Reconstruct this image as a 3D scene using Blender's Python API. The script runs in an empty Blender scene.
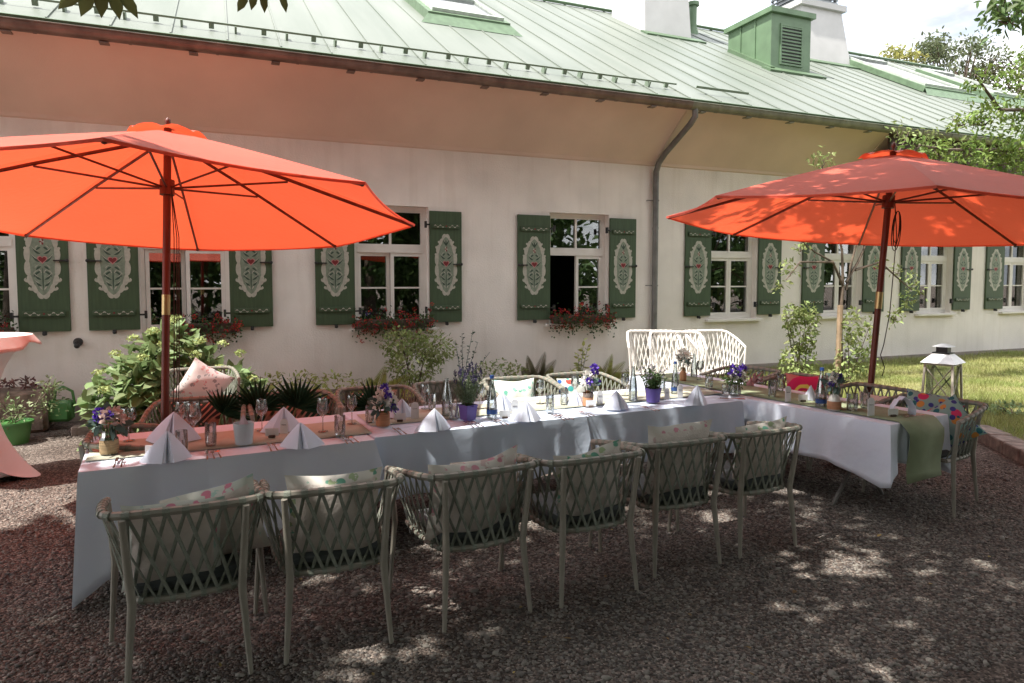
import bpy, math, random
import numpy as np
from mathutils import Vector, Matrix
R = math.radians
random.seed(7); rng = np.random.default_rng(7)
S = bpy.context.scene
COL = S.collection

# ------------------------------------------------------------------ camera
cam = bpy.data.objects.new('camera', bpy.data.cameras.new('camera')); COL.objects.link(cam)
cam.data.sensor_width = 36; cam.data.lens = 36 * 683 / 1024
cam.data.shift_y = -0.0194
cam.data.clip_start = 0.05; cam.data.clip_end = 2000
YAW, PITCH = R(22.6), math.atan(.0594)
cam.location = (0, 0, 1.8); cam.rotation_euler = (R(90) - PITCH, 0, -YAW)
S.camera = cam
# ------------------------------------------------------------------ sky and sun
SUN = Vector((-1.0, -0.07, 0)).normalized() * math.cos(R(64)) + Vector((0, 0, math.sin(R(64))))
w = bpy.data.worlds.new('World'); S.world = w; w.use_nodes = True
nt = w.node_tree; N = nt.nodes; L = nt.links
bg = N['Background']; bg.inputs['Strength'].default_value = 0.15
sky = N.new('ShaderNodeTexSky'); sky.sky_type = 'NISHITA'; sky.sun_disc = False
sky.sun_elevation = R(64); sky.sun_rotation = math.atan2(SUN.x, SUN.y)
sky.air_density = 1.0; sky.dust_density = 1.5
tc = N.new('ShaderNodeTexCoord'); mp = N.new('ShaderNodeMapping'); mp.inputs['Scale'].default_value = (1, 1, 2.4)
nz = N.new('ShaderNodeTexNoise'); nz.inputs['Scale'].default_value = 2.1; nz.inputs['Detail'].default_value = 7; nz.inputs['Roughness'].default_value = .55
cr = N.new('ShaderNodeValToRGB'); cr.color_ramp.elements[0].position = .22; cr.color_ramp.elements[1].position = .46
nz2 = N.new('ShaderNodeTexNoise'); nz2.inputs['Scale'].default_value = 5; nz2.inputs['Detail'].default_value = 6
cr2 = N.new('ShaderNodeValToRGB'); cr2.color_ramp.elements[0].position = .36; cr2.color_ramp.elements[0].color = (2.0, 2.1, 2.3, 1)
cr2.color_ramp.elements[1].position = .62; cr2.color_ramp.elements[1].color = (6.6, 6.5, 6.5, 1)
mx = N.new('ShaderNodeMix'); mx.data_type = 'RGBA'
L.new(tc.outputs['Generated'], mp.inputs[0]); L.new(mp.outputs[0], nz.inputs['Vector']); L.new(mp.outputs[0], nz2.inputs['Vector'])
L.new(nz.outputs['Fac'], cr.inputs[0]); L.new(nz2.outputs['Fac'], cr2.inputs[0])
L.new(cr.outputs[0], mx.inputs[0]); L.new(sky.outputs[0], mx.inputs[6]); L.new(cr2.outputs[0], mx.inputs[7]); L.new(mx.outputs[2], bg.inputs['Color'])
sun = bpy.data.objects.new('sun', bpy.data.lights.new('sun', 'SUN')); COL.objects.link(sun)
sun.data.energy = 3.3; sun.data.angle = R(.6); sun.data.color = (1, .95, .87)
sun.rotation_euler = (-SUN).to_track_quat('-Z', 'Y').to_euler(); sun.location = (-8, 0, 12)
S.view_settings.view_transform = 'Standard'; S.view_settings.look = 'None'
S.view_settings.exposure = 1.52; S.view_settings.gamma = 1; S.view_settings.use_curve_mapping = False
S.render.engine = 'CYCLES'
S.cycles.max_bounces = 8; S.cycles.transparent_max_bounces = 12; S.cycles.caustics_refractive = False; S.cycles.caustics_reflective = False

# ------------------------------------------------------------------ materials
MATS = {}
def mat(name, col, rough=.7, var=.12, scale=8., bump=0., bscale=60., trans=0., metal=0., col2=None, coat=0., tcol=None, island=0., spec=.5, stretch=None, sheen=0.):
    if name in MATS: return MATS[name]
    m = bpy.data.materials.new(name); m.use_nodes = True; MATS[name] = m
    n = m.node_tree.nodes; l = m.node_tree.links; b = n['Principled BSDF']
    b.inputs['Roughness'].default_value = rough; b.inputs['Metallic'].default_value = metal
    b.inputs['Specular IOR Level'].default_value = spec; b.inputs['Coat Weight'].default_value = coat; b.inputs['Sheen Weight'].default_value = sheen
    t = n.new('ShaderNodeTexCoord'); src = t.outputs['Object']
    if stretch:
        mm = n.new('ShaderNodeMapping'); mm.inputs['Scale'].default_value = stretch; l.new(src, mm.inputs[0]); src = mm.outputs[0]
    z = n.new('ShaderNodeTexNoise'); z.inputs['Scale'].default_value = scale; z.inputs['Detail'].default_value = 6; l.new(src, z.inputs['Vector'])
    r = n.new('ShaderNodeValToRGB'); c = np.array(col[:3]); c2 = np.array(col2) if col2 else c * (1 - var * 2)
    r.color_ramp.elements[0].position = .32; r.color_ramp.elements[1].position = .68
    r.color_ramp.elements[0].color = (*c2, 1); r.color_ramp.elements[1].color = (*(np.minimum(c * (1 + var * .5), .9)), 1)
    l.new(z.outputs['Fac'], r.inputs[0]); out = r.outputs[0]
    if island:
        g = n.new('ShaderNodeNewGeometry'); h = n.new('ShaderNodeHueSaturation')
        mr = n.new('ShaderNodeMapRange'); mr.inputs[3].default_value = 1 - island; mr.inputs[4].default_value = 1 + island
        mr2 = n.new('ShaderNodeMapRange'); mr2.inputs[3].default_value = .5 - island * .06; mr2.inputs[4].default_value = .5 + island * .04
        l.new(g.outputs['Random Per Island'], mr.inputs[0]); l.new(g.outputs['Random Per Island'], mr2.inputs[0])
        l.new(mr.outputs[0], h.inputs['Value']); l.new(mr2.outputs[0], h.inputs['Hue']); l.new(out, h.inputs['Color']); out = h.outputs[0]
    l.new(out, b.inputs['Base Color'])
    if bump:
        z2 = n.new('ShaderNodeTexNoise'); z2.inputs['Scale'].default_value = bscale; z2.inputs['Detail'].default_value = 4; l.new(src, z2.inputs['Vector'])
        bp = n.new('ShaderNodeBump'); bp.inputs['Strength'].default_value = bump; bp.inputs['Distance'].default_value = .02
        l.new(z2.outputs['Fac'], bp.inputs['Height']); l.new(bp.outputs[0], b.inputs['Normal'])
    if trans:
        tr = n.new('ShaderNodeBsdfTranslucent'); ms = n.new('ShaderNodeMixShader'); ms.inputs[0].default_value = trans
        if tcol: tr.inputs[0].default_value = (*tcol, 1)
        else: l.new(out, tr.inputs[0])
        l.new(b.outputs[0], ms.inputs[1]); l.new(tr.outputs[0], ms.inputs[2]); l.new(ms.outputs[0], n['Material Output'].inputs[0])
    return m
def glass(name, tint=(1, 1, 1), rough=.02, fac=.12):
    # thin clear glass: see-through with a fresnel reflection
    if name in MATS: return MATS[name]
    m = bpy.data.materials.new(name); m.use_nodes = True; MATS[name] = m
    n = m.node_tree.nodes; l = m.node_tree.links; n.remove(n['Principled BSDF'])
    g = n.new('ShaderNodeBsdfGlossy'); g.inputs['Roughness'].default_value = rough
    t = n.new('ShaderNodeBsdfTransparent'); t.inputs[0].default_value = (*tint, 1)
    lw = n.new('ShaderNodeLayerWeight'); lw.inputs['Blend'].default_value = .5
    mr = n.new('ShaderNodeMapRange'); mr.inputs[3].default_value = fac; mr.inputs[4].default_value = .85; l.new(lw.outputs['Fresnel'], mr.inputs[0])
    s = n.new('ShaderNodeMixShader'); l.new(mr.outputs[0], s.inputs[0]); l.new(t.outputs[0], s.inputs[1]); l.new(g.outputs[0], s.inputs[2])
    l.new(s.outputs[0], n['Material Output'].inputs[0]); return m

# ------------------------------------------------------------------ mesh builder
class MB:
    def __init__(s): s.v = []; s.f = []; s.mi = []; s.uv = {}
    def add(s, V, F, mi=0, M=None):
        o = len(s.v)
        if M is not None: V = [M @ Vector(v) for v in V]
        s.v += [tuple(v) for v in V]; s.f += [tuple(i + o for i in f) for f in F]; s.mi += [mi] * len(F); return s
    def box(s, a, b, mi=0, M=None, bev=0):
        (x0, y0, z0), (x1, y1, z1) = a, b
        if bev:
            e = bev; V = []
            for z, i in ((z0, e), (z0 + e, 0), (z1 - e, 0), (z1, e)):
                V += [(x0 + i, y0 + e, z), (x0 + e, y0 + i, z), (x1 - e, y0 + i, z), (x1 - i, y0 + e, z), (x1 - i, y1 - e, z), (x1 - e, y1 - i, z), (x0 + e, y1 - i, z), (x0 + i, y1 - e, z)]
            F = [tuple(range(7, -1, -1)), tuple(range(24, 32))]
            for k in range(3):
                for j in range(8): F.append((k * 8 + j, k * 8 + (j + 1) % 8, k * 8 + 8 + (j + 1) % 8, k * 8 + 8 + j))
            return s.add(V, F, mi, M)
        V = [(x0, y0, z0), (x1, y0, z0), (x1, y1, z0), (x0, y1, z0), (x0, y0, z1), (x1, y0, z1), (x1, y1, z1), (x0, y1, z1)]
        return s.add(V, [(3, 2, 1, 0), (4, 5, 6, 7), (0, 1, 5, 4), (1, 2, 6, 5), (2, 3, 7, 6), (3, 0, 4, 7)], mi, M)
    def tube(s, P, r, n=8, mi=0, M=None, flat=None, up=None, cap=True, closed=False):
        P = [Vector(p) for p in P]; m = len(P); rr = r if isinstance(r, (list, tuple)) else [r] * m
        V = []; F = []; prev = None
        for i, p in enumerate(P):
            if closed: t = P[(i + 1) % m] - P[i - 1]
            else: t = P[min(i + 1, m - 1)] - P[max(i - 1, 0)]
            t.normalize()
            u = (Vector(up) if up else (prev if prev else (Vector((0, 0, 1)) if abs(t.z) < .9 else Vector((1, 0, 0)))))
            u = u - t * u.dot(t)
            if u.length < 1e-4: u = Vector((1, 0, 0)) - t * t.x
            u.normalize(); q = t.cross(u); prev = u
            for k in range(n):
                a = 2 * math.pi * k / n; fx = flat if flat else 1.
                V.append(p + (u * math.cos(a) * rr[i] * fx + q * math.sin(a) * rr[i]))
        for i in range(m if closed else m - 1):
            for k in range(n):
                a, b = i * n, ((i + 1) % m) * n
                F.append((a + k, a + (k + 1) % n, b + (k + 1) % n, b + k))
        if cap and not closed: F += [tuple(range(n - 1, -1, -1)), tuple((m - 1) * n + k for k in range(n))]
        return s.add(V, F, mi, M)
    def lathe(s, prof, n=20, mi=0, M=None, c=(0, 0, 0), sq=0):
        V = []; F = []
        for r, z in prof:
            for k in range(n):
                a = 2 * math.pi * (k + .5) / n; q = 1
                if sq: q = 1 / max(abs(math.cos(a)), abs(math.sin(a)))
                V.append((c[0] + r * q * math.cos(a), c[1] + r * q * math.sin(a), c[2] + z))
        for i in range(len(prof) - 1):
            for k in range(n): F.append((i * n + k, i * n + (k + 1) % n, (i + 1) * n + (k + 1) % n, (i + 1) * n + k))
        if prof[0][0] > 1e-4: F.append(tuple(range(n - 1, -1, -1)))
        return s.add(V, F, mi, M)
    def cap(s, prof_r, z, n=20, mi=0, c=(0, 0, 0)):
        return s.add([(c[0] + prof_r * math.cos(2 * math.pi * k / n), c[1] + prof_r * math.sin(2 * math.pi * k / n), c[2] + z) for k in range(n)], [tuple(range(n))], mi)
    def ball(s, c, r, mi=0, n=8, sc=(1, 1, 1), M=None):
        prof = [(max(1e-5, r * math.sin(math.pi * i / (n - 1))), -r * math.cos(math.pi * i / (n - 1))) for i in range(n)]
        MM = Matrix.Translation(c) @ Matrix.Diagonal((*sc, 1))
        if M is not None: MM = M @ MM
        return s.lathe(prof, n + 2, mi, MM)
    def quads(s, V, F, mi=0):   # numpy arrays
        o = len(s.v); s.v += [tuple(v) for v in V.tolist()]; s.f += [tuple(i + o for i in f) for f in F.tolist()]; s.mi += [mi] * len(F); return s
    def build(s, name, mats, parent=None, smooth=True, sharp=40):
        me = bpy.data.meshes.new(name); me.from_pydata(s.v, [], s.f)
        if not isinstance(mats, (list, tuple)): mats = [mats]
        for m in mats: me.materials.append(m)
        if len(mats) > 1: me.polygons.foreach_set('material_index', s.mi)
        if smooth:
            me.polygons.foreach_set('use_smooth', [True] * len(me.polygons))
            try: me.set_sharp_from_angle(angle=R(sharp))
            except Exception: pass
        me.update()
        o = bpy.data.objects.new(name, me); COL.objects.link(o)
        if parent: o.parent = parent
        return o
def npmesh(name, V, F, mats, mi=None, parent=None, smooth=False):
    me = bpy.data.meshes.new(name); k = F.shape[1]
    me.vertices.add(len(V)); me.vertices.foreach_set('co', V.astype(np.float32).ravel())
    me.loops.add(F.size); me.loops.foreach_set('vertex_index', F.astype(np.int32).ravel())
    me.polygons.add(len(F)); me.polygons.foreach_set('loop_start', np.arange(0, F.size, k, dtype=np.int32))
    if not isinstance(mats, (list, tuple)): mats = [mats]
    for m in mats: me.materials.append(m)
    if mi is not None: me.polygons.foreach_set('material_index', mi.astype(np.int32))
    if smooth: me.polygons.foreach_set('use_smooth', np.ones(len(F), bool))
    me.update(calc_edges=True); me.validate()
    o = bpy.data.objects.new(name, me); COL.objects.link(o)
    if parent: o.parent = parent
    return o
def tag(o, label=None, cat=None, group=None, kind=None):
    if label: o['label'] = label
    if cat: o['category'] = cat
    if group: o['group'] = group
    if kind: o['kind'] = kind
    return o
def thing(name, label, cat, loc=(0, 0, 0), rz=0, group=None):
    o = bpy.data.objects.new(name, None); COL.objects.link(o); o.empty_display_size = .1
    o.location = loc; o.rotation_euler = (0, 0, rz); return tag(o, label, cat, group)
def dup(root, loc=None, rz=None, label=None, group=None, only=None):
    r = root.copy(); COL.objects.link(r)
    if loc is not None: r.location = loc
    if rz is not None: r.rotation_euler = (0, 0, rz)
    if label: r['label'] = label
    if group: r['group'] = group
    def rec(a, b):
        for ch in list(a.children):
            c = ch.copy(); COL.objects.link(c); c.parent = b; rec(ch, c)
    rec(root, r); return r

# leaves: two quads folded along the midrib
def leaf_mesh(C, D, U, size, asp=.5, fold=.25, droop=.0):
    n = len(C); D = D / np.linalg.norm(D, axis=1)[:, None]
    U = U - (U * D).sum(1)[:, None] * D; U /= np.maximum(np.linalg.norm(U, axis=1)[:, None], 1e-6); Q = np.cross(D, U)
    sz = (np.ones(n) * size)[:, None] if np.isscalar(size) else size[:, None]
    def P(l, wv, h): return C + D * sz * l + Q * sz * wv * asp + U * sz * h
    V = np.stack([P(0, 0, 0), P(.28, .42, fold * .25), P(.66, .36, fold * .2 - droop * .3), P(1, 0, -droop), P(.66, -.36, fold * .2 - droop * .3), P(.28, -.42, fold * .25)], 1).reshape(-1, 3)
    b = np.arange(n)[:, None] * 6
    F = np.concatenate([b + np.array([[0, 1, 2, 3]]), b + np.array([[0, 3, 4, 5]])], 0)
    F = F.reshape(2, n, 4).transpose(1, 0, 2).reshape(-1, 4)
    return V, F
def rdir(n, up=0.):
    d = rng.normal(size=(n, 3)); d[:, 2] += up; return d / np.linalg.norm(d, axis=1)[:, None]
def join_np(parts):
    V = []; F = []; mi = []; o = 0
    for v, f, m in parts:
        V.append(v); F.append(f + o); mi.append(np.full(len(f), m)); o += len(v)
    return np.concatenate(V), np.concatenate(F), np.concatenate(mi)

# =================================================================== SETTING
def gravel_mat():
    m = bpy.data.materials.new('gravel'); m.use_nodes = True; n = m.node_tree.nodes; l = m.node_tree.links; b = n['Principled BSDF']
    b.inputs['Roughness'].default_value = .85; b.inputs['Specular IOR Level'].default_value = .25
    t = n.new('ShaderNodeTexCoord')
    v = n.new('ShaderNodeTexVoronoi'); v.inputs['Scale'].default_value = 75; v.inputs['Randomness'].default_value = 1
    l.new(t.outputs['Object'], v.inputs['Vector'])
    sp = n.new('ShaderNodeSeparateColor'); l.new(v.outputs['Color'], sp.inputs[0])
    r = n.new('ShaderNodeValToRGB'); e = r.color_ramp.elements
    e[0].position = 0; e[0].color = (.05, .042, .038, 1); e[1].position = 1; e[1].color = (.40, .35, .315, 1)
    for p, c in ((.3, (.095, .077, .068)), (.6, (.16, .13, .115)), (.85, (.24, .205, .18))):
        q = e.new(p); q.color = (*c, 1)
    l.new(sp.outputs[0], r.inputs[0])
    z = n.new('ShaderNodeTexNoise'); z.inputs['Scale'].default_value = 1.7; z.inputs['Detail'].default_value = 8; l.new(t.outputs['Object'], z.inputs['Vector'])
    r2 = n.new('ShaderNodeValToRGB'); r2.color_ramp.elements[0].position = .35; r2.color_ramp.elements[0].color = (.62, .58, .55, 1); r2.color_ramp.elements[1].position = .65; r2.color_ramp.elements[1].color = (1.1, 1.08, 1.05, 1)
    l.new(z.outputs['Fac'], r2.inputs[0])
    mm = n.new('ShaderNodeMix'); mm.data_type = 'RGBA'; mm.blend_type = 'MULTIPLY'; mm.inputs[0].default_value = 1
    l.new(r.outputs[0], mm.inputs[6]); l.new(r2.outputs[0], mm.inputs[7]); l.new(mm.outputs[2], b.inputs['Base Color'])
    bp = n.new('ShaderNodeBump'); bp.inputs['Strength'].default_value = 1; bp.inputs['Distance'].default_value = .012; bp.invert = True
    l.new(v.outputs['Distance'], bp.inputs['Height']); l.new(bp.outputs[0], b.inputs['Normal']); return m
MG = gravel_mat()
g = MB(); g.add([(-300, -300, 0), (300, -300, 0), (300, 300, 0), (-300, 300, 0)], [(0, 1, 2, 3)])
tag(g.build('ground', MG, smooth=False), kind='structure')

def pebbles(n, region, size, name='gravel_pebbles'):
    x0, x1, y0, y1 = region
    base = np.array([(1, 0, 0), (0, 1, 0), (-1, 0, 0), (0, -1, 0), (0, 0, 1), (.6, .6, .6), (-.6, .6, .55), (-.6, -.6, .6), (.6, -.6, .55)]) 
    fc = np.array([(0, 1, 5), (1, 2, 6), (2, 3, 7), (3, 0, 8), (5, 1, 6), (6, 2, 7), (7, 3, 8), (8, 0, 5), (5, 6, 4), (6, 7, 4), (7, 8, 4), (8, 5, 4)])
    px = rng.uniform(x0, x1, n); d = rng.beta(1, 1.6, n); py = y0 + (y1 - y0) * d
    s = size * rng.lognormal(0, .35, n); a = rng.uniform(0, 6.28, n)
    sx = s * rng.uniform(.8, 1.35, n); sy = s * rng.uniform(.7, 1.1, n); sz = s * rng.uniform(.45, .8, n)
    B = base[None] * (1 + rng.normal(0, .12, (n, 9, 1)))
    X = B[..., 0] * sx[:, None]; Y = B[..., 1] * sy[:, None]; Z = B[..., 2] * sz[:, None]
    c, q = np.cos(a)[:, None], np.sin(a)[:, None]; tx = rng.normal(0, .3, (n, 1))
    V = np.stack([X * c - Y * q + px[:, None], X * q + Y * c + py[:, None], Z + X * tx * .4 + sz[:, None] * .12], 2).reshape(-1, 3)
    F = (fc[None] + (np.arange(n) * 9)[:, None, None]).reshape(-1, 3)
    return npmesh(name, V, F, mat('pebble', (.165, .149, .134), .8, .1, 30, island=.62, spec=.3), smooth=False)
tag(pebbles(110000, (-2.6, 7.0, 2.0, 7.6), .0075), 'loose grey and reddish gravel under and in front of the dining tables', 'gravel', kind='stuff')

n = 60; P = np.stack([rng.uniform(-2.4, 6.5, n), 2.2 + 4.5 * rng.random(n) ** 1.5, np.full(n, .014)], 1); D = rdir(n); D[:, 2] *= .15
tag(npmesh('fallen_leaves', *leaf_mesh(P, D, np.tile([0, 0, 1.], (n, 1)) + rdir(n) * .2, rng.uniform(.02, .05, n), .6, .3), mat('dead_leaf', (.30, .20, .07), .8, .3, 9, island=.5)), 'small dry yellow leaves scattered over the gravel', 'leaves', kind='stuff')

# lawn with kerb
edge = [(5.2, 2.0), (6.4, 3.0), (7.32, 4.2), (7.72, 4.75), (8.0, 5.2), (7.95, 5.7), (7.3, 6.6), (6.7, 7.6), (6.4, 8.6), (6.3, 9.9)]
def lawn_z(x, y): return .11 + .0045 * max(0, x - 8) + .006 * max(0, y - 5)
lw = MB(); nx = 24; Vv = []; Ff = []
for (ex, ey) in edge:
    for i in range(nx + 1):
        x = ex + .12 + (60 - ex) * (i / nx) ** 2; Vv.append((x, ey, lawn_z(x, ey)))
for j in range(len(edge) - 1):
    for i in range(nx): a = j * (nx + 1) + i; Ff.append((a, a + 1, a + nx + 2, a + nx + 1))
lw.add(Vv, Ff)
tag(lw.build('lawn', mat('lawn', (.24, .22, .09), .9, .2, 2.2, bump=.8, bscale=40, col2=(.14, .15, .06))), kind='structure')
kb = MB(); rr = random.Random(3)
for j in range(len(edge) - 1):
    a = Vector((*edge[j], 0)); b = Vector((*edge[j + 1], 0)); n_ = max(1, round((b - a).length / .45)); t = (b - a).normalized(); ang = math.atan2(t.y, t.x)
    for k in range(n_):
        p = a.lerp(b, k / n_); ln = (b - a).length / n_ - .012
        M = Matrix.Translation(p) @ Matrix.Rotation(ang + rr.uniform(-.02, .02), 4, 'Z')
        kb.box((0, -.15, -.1), (ln, .1 + rr.uniform(-.01, .01), .125 + rr.uniform(-.01, .012)), M=M, bev=.012)
tag(kb.build('kerb', mat('kerb_stone', (.30, .24, .21), .9, .25, 9, bump=.6, bscale=30)), kind='structure')
def in_lawn(x, y):
    ys = [e[1] for e in edge]; xs = [e[0] for e in edge]; return x > np.interp(y, ys, xs) + .14
n = 150000; gx = 6.3 + 14 * rng.random(n) ** 1.35; gy = rng.uniform(3.2, 10.0, n); k = in_lawn(gx, gy) & ((rng.random(n) < .5) | (np.sin(gx * 3.1 + np.sin(gy * 2) * 2) * np.sin(gy * 4.3 + gx) > -.35)); gx, gy = gx[k], gy[k]; n = len(gx)
gz = .108 + .0045 * np.maximum(0, gx - 8) + .006 * np.maximum(0, gy - 5)
hh = rng.uniform(.03, .085, n) * (1 + .5 * np.sin(gx * 2.1) * np.sin(gy * 3.3)); a = rng.uniform(0, 6.28, n); ww = rng.uniform(.003, .006, n); ln = rng.normal(0, .035, (n, 2))
V = np.stack([np.stack([gx - np.cos(a) * ww, gy - np.sin(a) * ww, gz], 1), np.stack([gx + np.cos(a) * ww, gy + np.sin(a) * ww, gz], 1),
              np.stack([gx + ln[:, 0], gy + ln[:, 1], gz + hh], 1)], 1).reshape(-1, 3)
tag(npmesh('lawn_grass', V, np.arange(n * 3).reshape(-1, 3), mat('grass', (.25, .31, .09), .7, .2, .9, col2=(.37, .36, .15), trans=.35, island=.35)), 'short sunlit grass on the lawn between the kerb and the white wall', 'grass', kind='stuff')
# planting bed in front of the wall
bd = MB(); bd.box((-1.7, 9.35, -.05), (6.3, 10.19, .07), bev=.02)
tag(bd.build('planting_bed', mat('soil', (.10, .075, .055), .95, .25, 14, bump=.8)), kind='structure')
bd = MB()
for k in range(16): bd.box((-1.72 + k * .5, 9.22, -.05), (-1.74 + k * .5 + .49, 9.34, .1 + rr.uniform(-.01, .01)), bev=.012)
tag(bd.build('bed_edging', MATS['kerb_stone']), kind='structure')

# =================================================================== HOUSE
W = 10.2
HX0, HX1 = -8., 24.
plaster = mat('plaster', (.87, .82, .765), .9, .055, 1.6, bump=.35, bscale=45)
house = thing('country_house', 'long cream house with painted green shutters and light green sheet metal roof', 'house', (5, W, 0))
def H(o): o.parent = house; o.matrix_parent_inverse = Matrix.Translation((-5, -W, 0)); return o
wins = [(-2.97, 1.1), (-.52, 1.1), (2.3, 1.12), (5.475, 1.12), (8.72, 1.1), (11.48, 1.08), (14.22, 1.06), (17.0, 1.08), (19.8, 1.08)]
ZS, ZT = 1.10, 2.93
wb = MB(); xs = [HX0]
wb.box((HX0, W, -.3), (HX1, W + .35, ZS)); wb.box((HX0, W, ZT), (HX1, W + .35, 4.4))
px = HX0
for c, wd in wins: wb.box((px, W, ZS), (c - wd / 2, W + .35, ZT)); px = c + wd / 2
wb.box((px, W, ZS), (HX1, W + .35, ZT))
wb.box((HX0, W + .35, -.3), (HX0 + .3, 24, 4.5)); wb.box((HX1 - .3, W + .35, -.3), (HX1, 24, 4.5)); wb.box((HX0, 24, -.3), (HX1, 24.3, 4.5))
wb.box((HX0, W + .02, 4.401), (HX1, W + .33, 5.22))
H(wb.build('wall', plaster, smooth=False))
pl = MB(); pl.box((HX0, W - .025, -.3), (HX1, W, .22)); H(pl.build('plinth', mat('plinth', (.36, .31, .27), .9, .15, 3, bump=.4)))
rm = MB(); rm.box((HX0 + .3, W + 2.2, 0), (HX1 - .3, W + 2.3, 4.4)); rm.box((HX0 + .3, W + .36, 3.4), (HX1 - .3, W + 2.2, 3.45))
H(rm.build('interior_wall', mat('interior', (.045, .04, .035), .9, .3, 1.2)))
pn = plaster.node_tree; st_m = pn.nodes.new('ShaderNodeMapping'); st_m.inputs['Scale'].default_value = (5, 5, .35); st_n = pn.nodes.new('ShaderNodeTexNoise'); st_n.inputs['Scale'].default_value = 1.6; st_n.inputs['Detail'].default_value = 8
st_r = pn.nodes.new('ShaderNodeValToRGB'); st_r.color_ramp.elements[0].position = .34; st_r.color_ramp.elements[0].color = (.86, .84, .81, 1); st_r.color_ramp.elements[1].position = .50; st_r.color_ramp.elements[1].color = (1, 1, 1, 1)
st_x = pn.nodes.new('ShaderNodeMix'); st_x.data_type = 'RGBA'; st_x.blend_type = 'MULTIPLY'; st_x.inputs[0].default_value = .35
st_t = pn.nodes.new('ShaderNodeTexCoord'); pb = pn.nodes['Principled BSDF']; src_ = pb.inputs['Base Color'].links[0].from_socket
pn.links.new(st_t.outputs['Object'], st_m.inputs[0]); pn.links.new(st_m.outputs[0], st_n.inputs['Vector']); pn.links.new(st_n.outputs['Fac'], st_r.inputs[0]); pn.links.new(src_, st_x.inputs[6]); pn.links.new(st_r.outputs[0], st_x.inputs[7]); pn.links.new(st_x.outputs[2], pb.inputs['Base Color'])
# cove
YG, ZG = 9.24, 4.60
cv = MB(); NX = 40
def cove(x0, x1, mi):
    prof = [(W - .001, 3.80), (W - .035, 3.815), (W - .04, 3.86), (W - .06, 3.88)] + [(W - .06 - (W - .06 - YG - .02) * t, 3.88 + (ZG - .0 - 3.88) * (t ** .93)) for t in [k / 8 for k in range(1, 9)]]
    V = [(x, y, z) for x in (x0, x1) for y, z in prof]; m = len(prof)
    cv.add(V, [(i, i + m, i + m + 1, i + 1) for i in range(m - 1)], mi)
cove(HX0, 6.94, 0); cove(6.945, HX1, 0)
cv.add([(11.55, YG + .02, ZG), (11.55, W, 3.8), (11.55, W, ZG)], [(0, 1, 2)], 0)
cv.box((11.551, YG + .03, 3.95), (HX1, YG + .08, 4.64), 1); cv.box((11.551, YG + .08, 3.95), (HX1, W, 3.99), 1)
H(cv.build('eaves_cove', [mat('cove_paint', (.74, .60, .50), .9, .05, 1.1, bump=.15), mat('dark_timber', (.07, .045, .035), .8, .2, 12)], sharp=25))
# roof
PT = R(30); RS = Vector((0, math.cos(PT), math.sin(PT))); RN = Vector((0, -math.sin(PT), math.cos(PT)))
P0 = Vector((0, 9.14, 4.70)); RL = (17.3 - 9.14) / math.cos(PT)
MR = Matrix(((1, 0, 0, 0), (0, RS.y, RN.y, P0.y), (0, RS.z, RN.z, P0.z), (0, 0, 0, 1)))   # local (x, along slope, normal)
rf = mat('roof_metal', (.185, .205, .178), .45, .1, .8, spec=.5, col2=(.14, .165, .137), stretch=(3, .35, .35), bump=.03, bscale=9)
grn = mat('green_metal', (.10, .16, .09), .5, .1, 3)
rb = MB(); rb.box((HX0 - .3, 0, -.06), (HX1, RL, 0), M=MR)
x = HX0
while x < HX1: rb.box((x, 0.02, -.01), (x + .018, RL, .018), M=MR); x += .62
rb.add([(HX0, P0.y + 8.16, P0.z + 4.711), (HX1, P0.y + 8.16, P0.z + 4.711), (HX1, 25.3, 4.6), (HX0, 25.3, 4.6)], [(0, 1, 2, 3)])
H(rb.build('roof', rf, smooth=False))
rd = MB(); rd.box((HX0, RL - .12, .02), (HX1, RL + .06, .09), M=MR); rd.box((HX0, -.03, -.10), (HX1, 0, .012), M=MR)
H(rd.build('ridge_cap', grn, smooth=False))
# snow guard
sg = MB(); sg.box((HX0, .50, .08), (6.9, .512, .105), M=MR)
sg.box((7.3, .50, .075), (8.4, .515, .115), M=MR)
x = HX0 + .1
while x < 6.9: sg.box((x, .46, .0), (x + .025, .60, .085), M=MR); sg.box((x + .32, .49, .02), (x + .38, .53, .08), M=MR); x += .62
H(sg.build('snow_guard', mat('guard_metal', (.20, .26, .19), .5), smooth=False))
# gutters
def gutter(x0, x1, m):
    gb = MB(); prof = []
    for k in range(9): a = math.pi + math.pi * k / 8; prof.append((YG - .08 + .088 * math.cos(a), 4.64 + .105 * math.sin(a)))
    inn = [(y + (.004 if i < 4 else -.004), z + .004) for i, (y, z) in enumerate(prof)][::-1]
    pr_ = prof + inn; m_ = len(pr_)
    V = [(x, y, z) for x in (x0, x1) for y, z in pr_]
    gb.add(V, [(i, (i + 1) % m_, m_ + (i + 1) % m_, m_ + i) for i in range(m_)])
    gb.tube([(x0, YG - .170, 4.642), (x1, YG - .170, 4.642)], .009, 6)
    x = x0 + .5
    while x < x1:
        V = [(xx, YG - .08 + .094 * math.cos(math.pi + math.pi * k / 8), 4.64 + .111 * math.sin(math.pi + math.pi * k / 8)) for xx in (x, x + .03) for k in range(9)]
        gb.add(V, [(k, k + 1, 10 + k, 9 + k) for k in range(8)])
        gb.box((x - .3, YG - .10, 4.515), (x - .2, YG + .01, 4.53)); x += .93
    return H(gb.build('gutter', m))
gutter(HX0, 6.9, mat('copper_gutter', (.22, .165, .135), .45, .2, 5, metal=.3)); gutter(6.9, HX1, mat('green_gutter', (.24, .25, .19), .5, .2, 5, metal=.2))
dp = MB()
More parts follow.
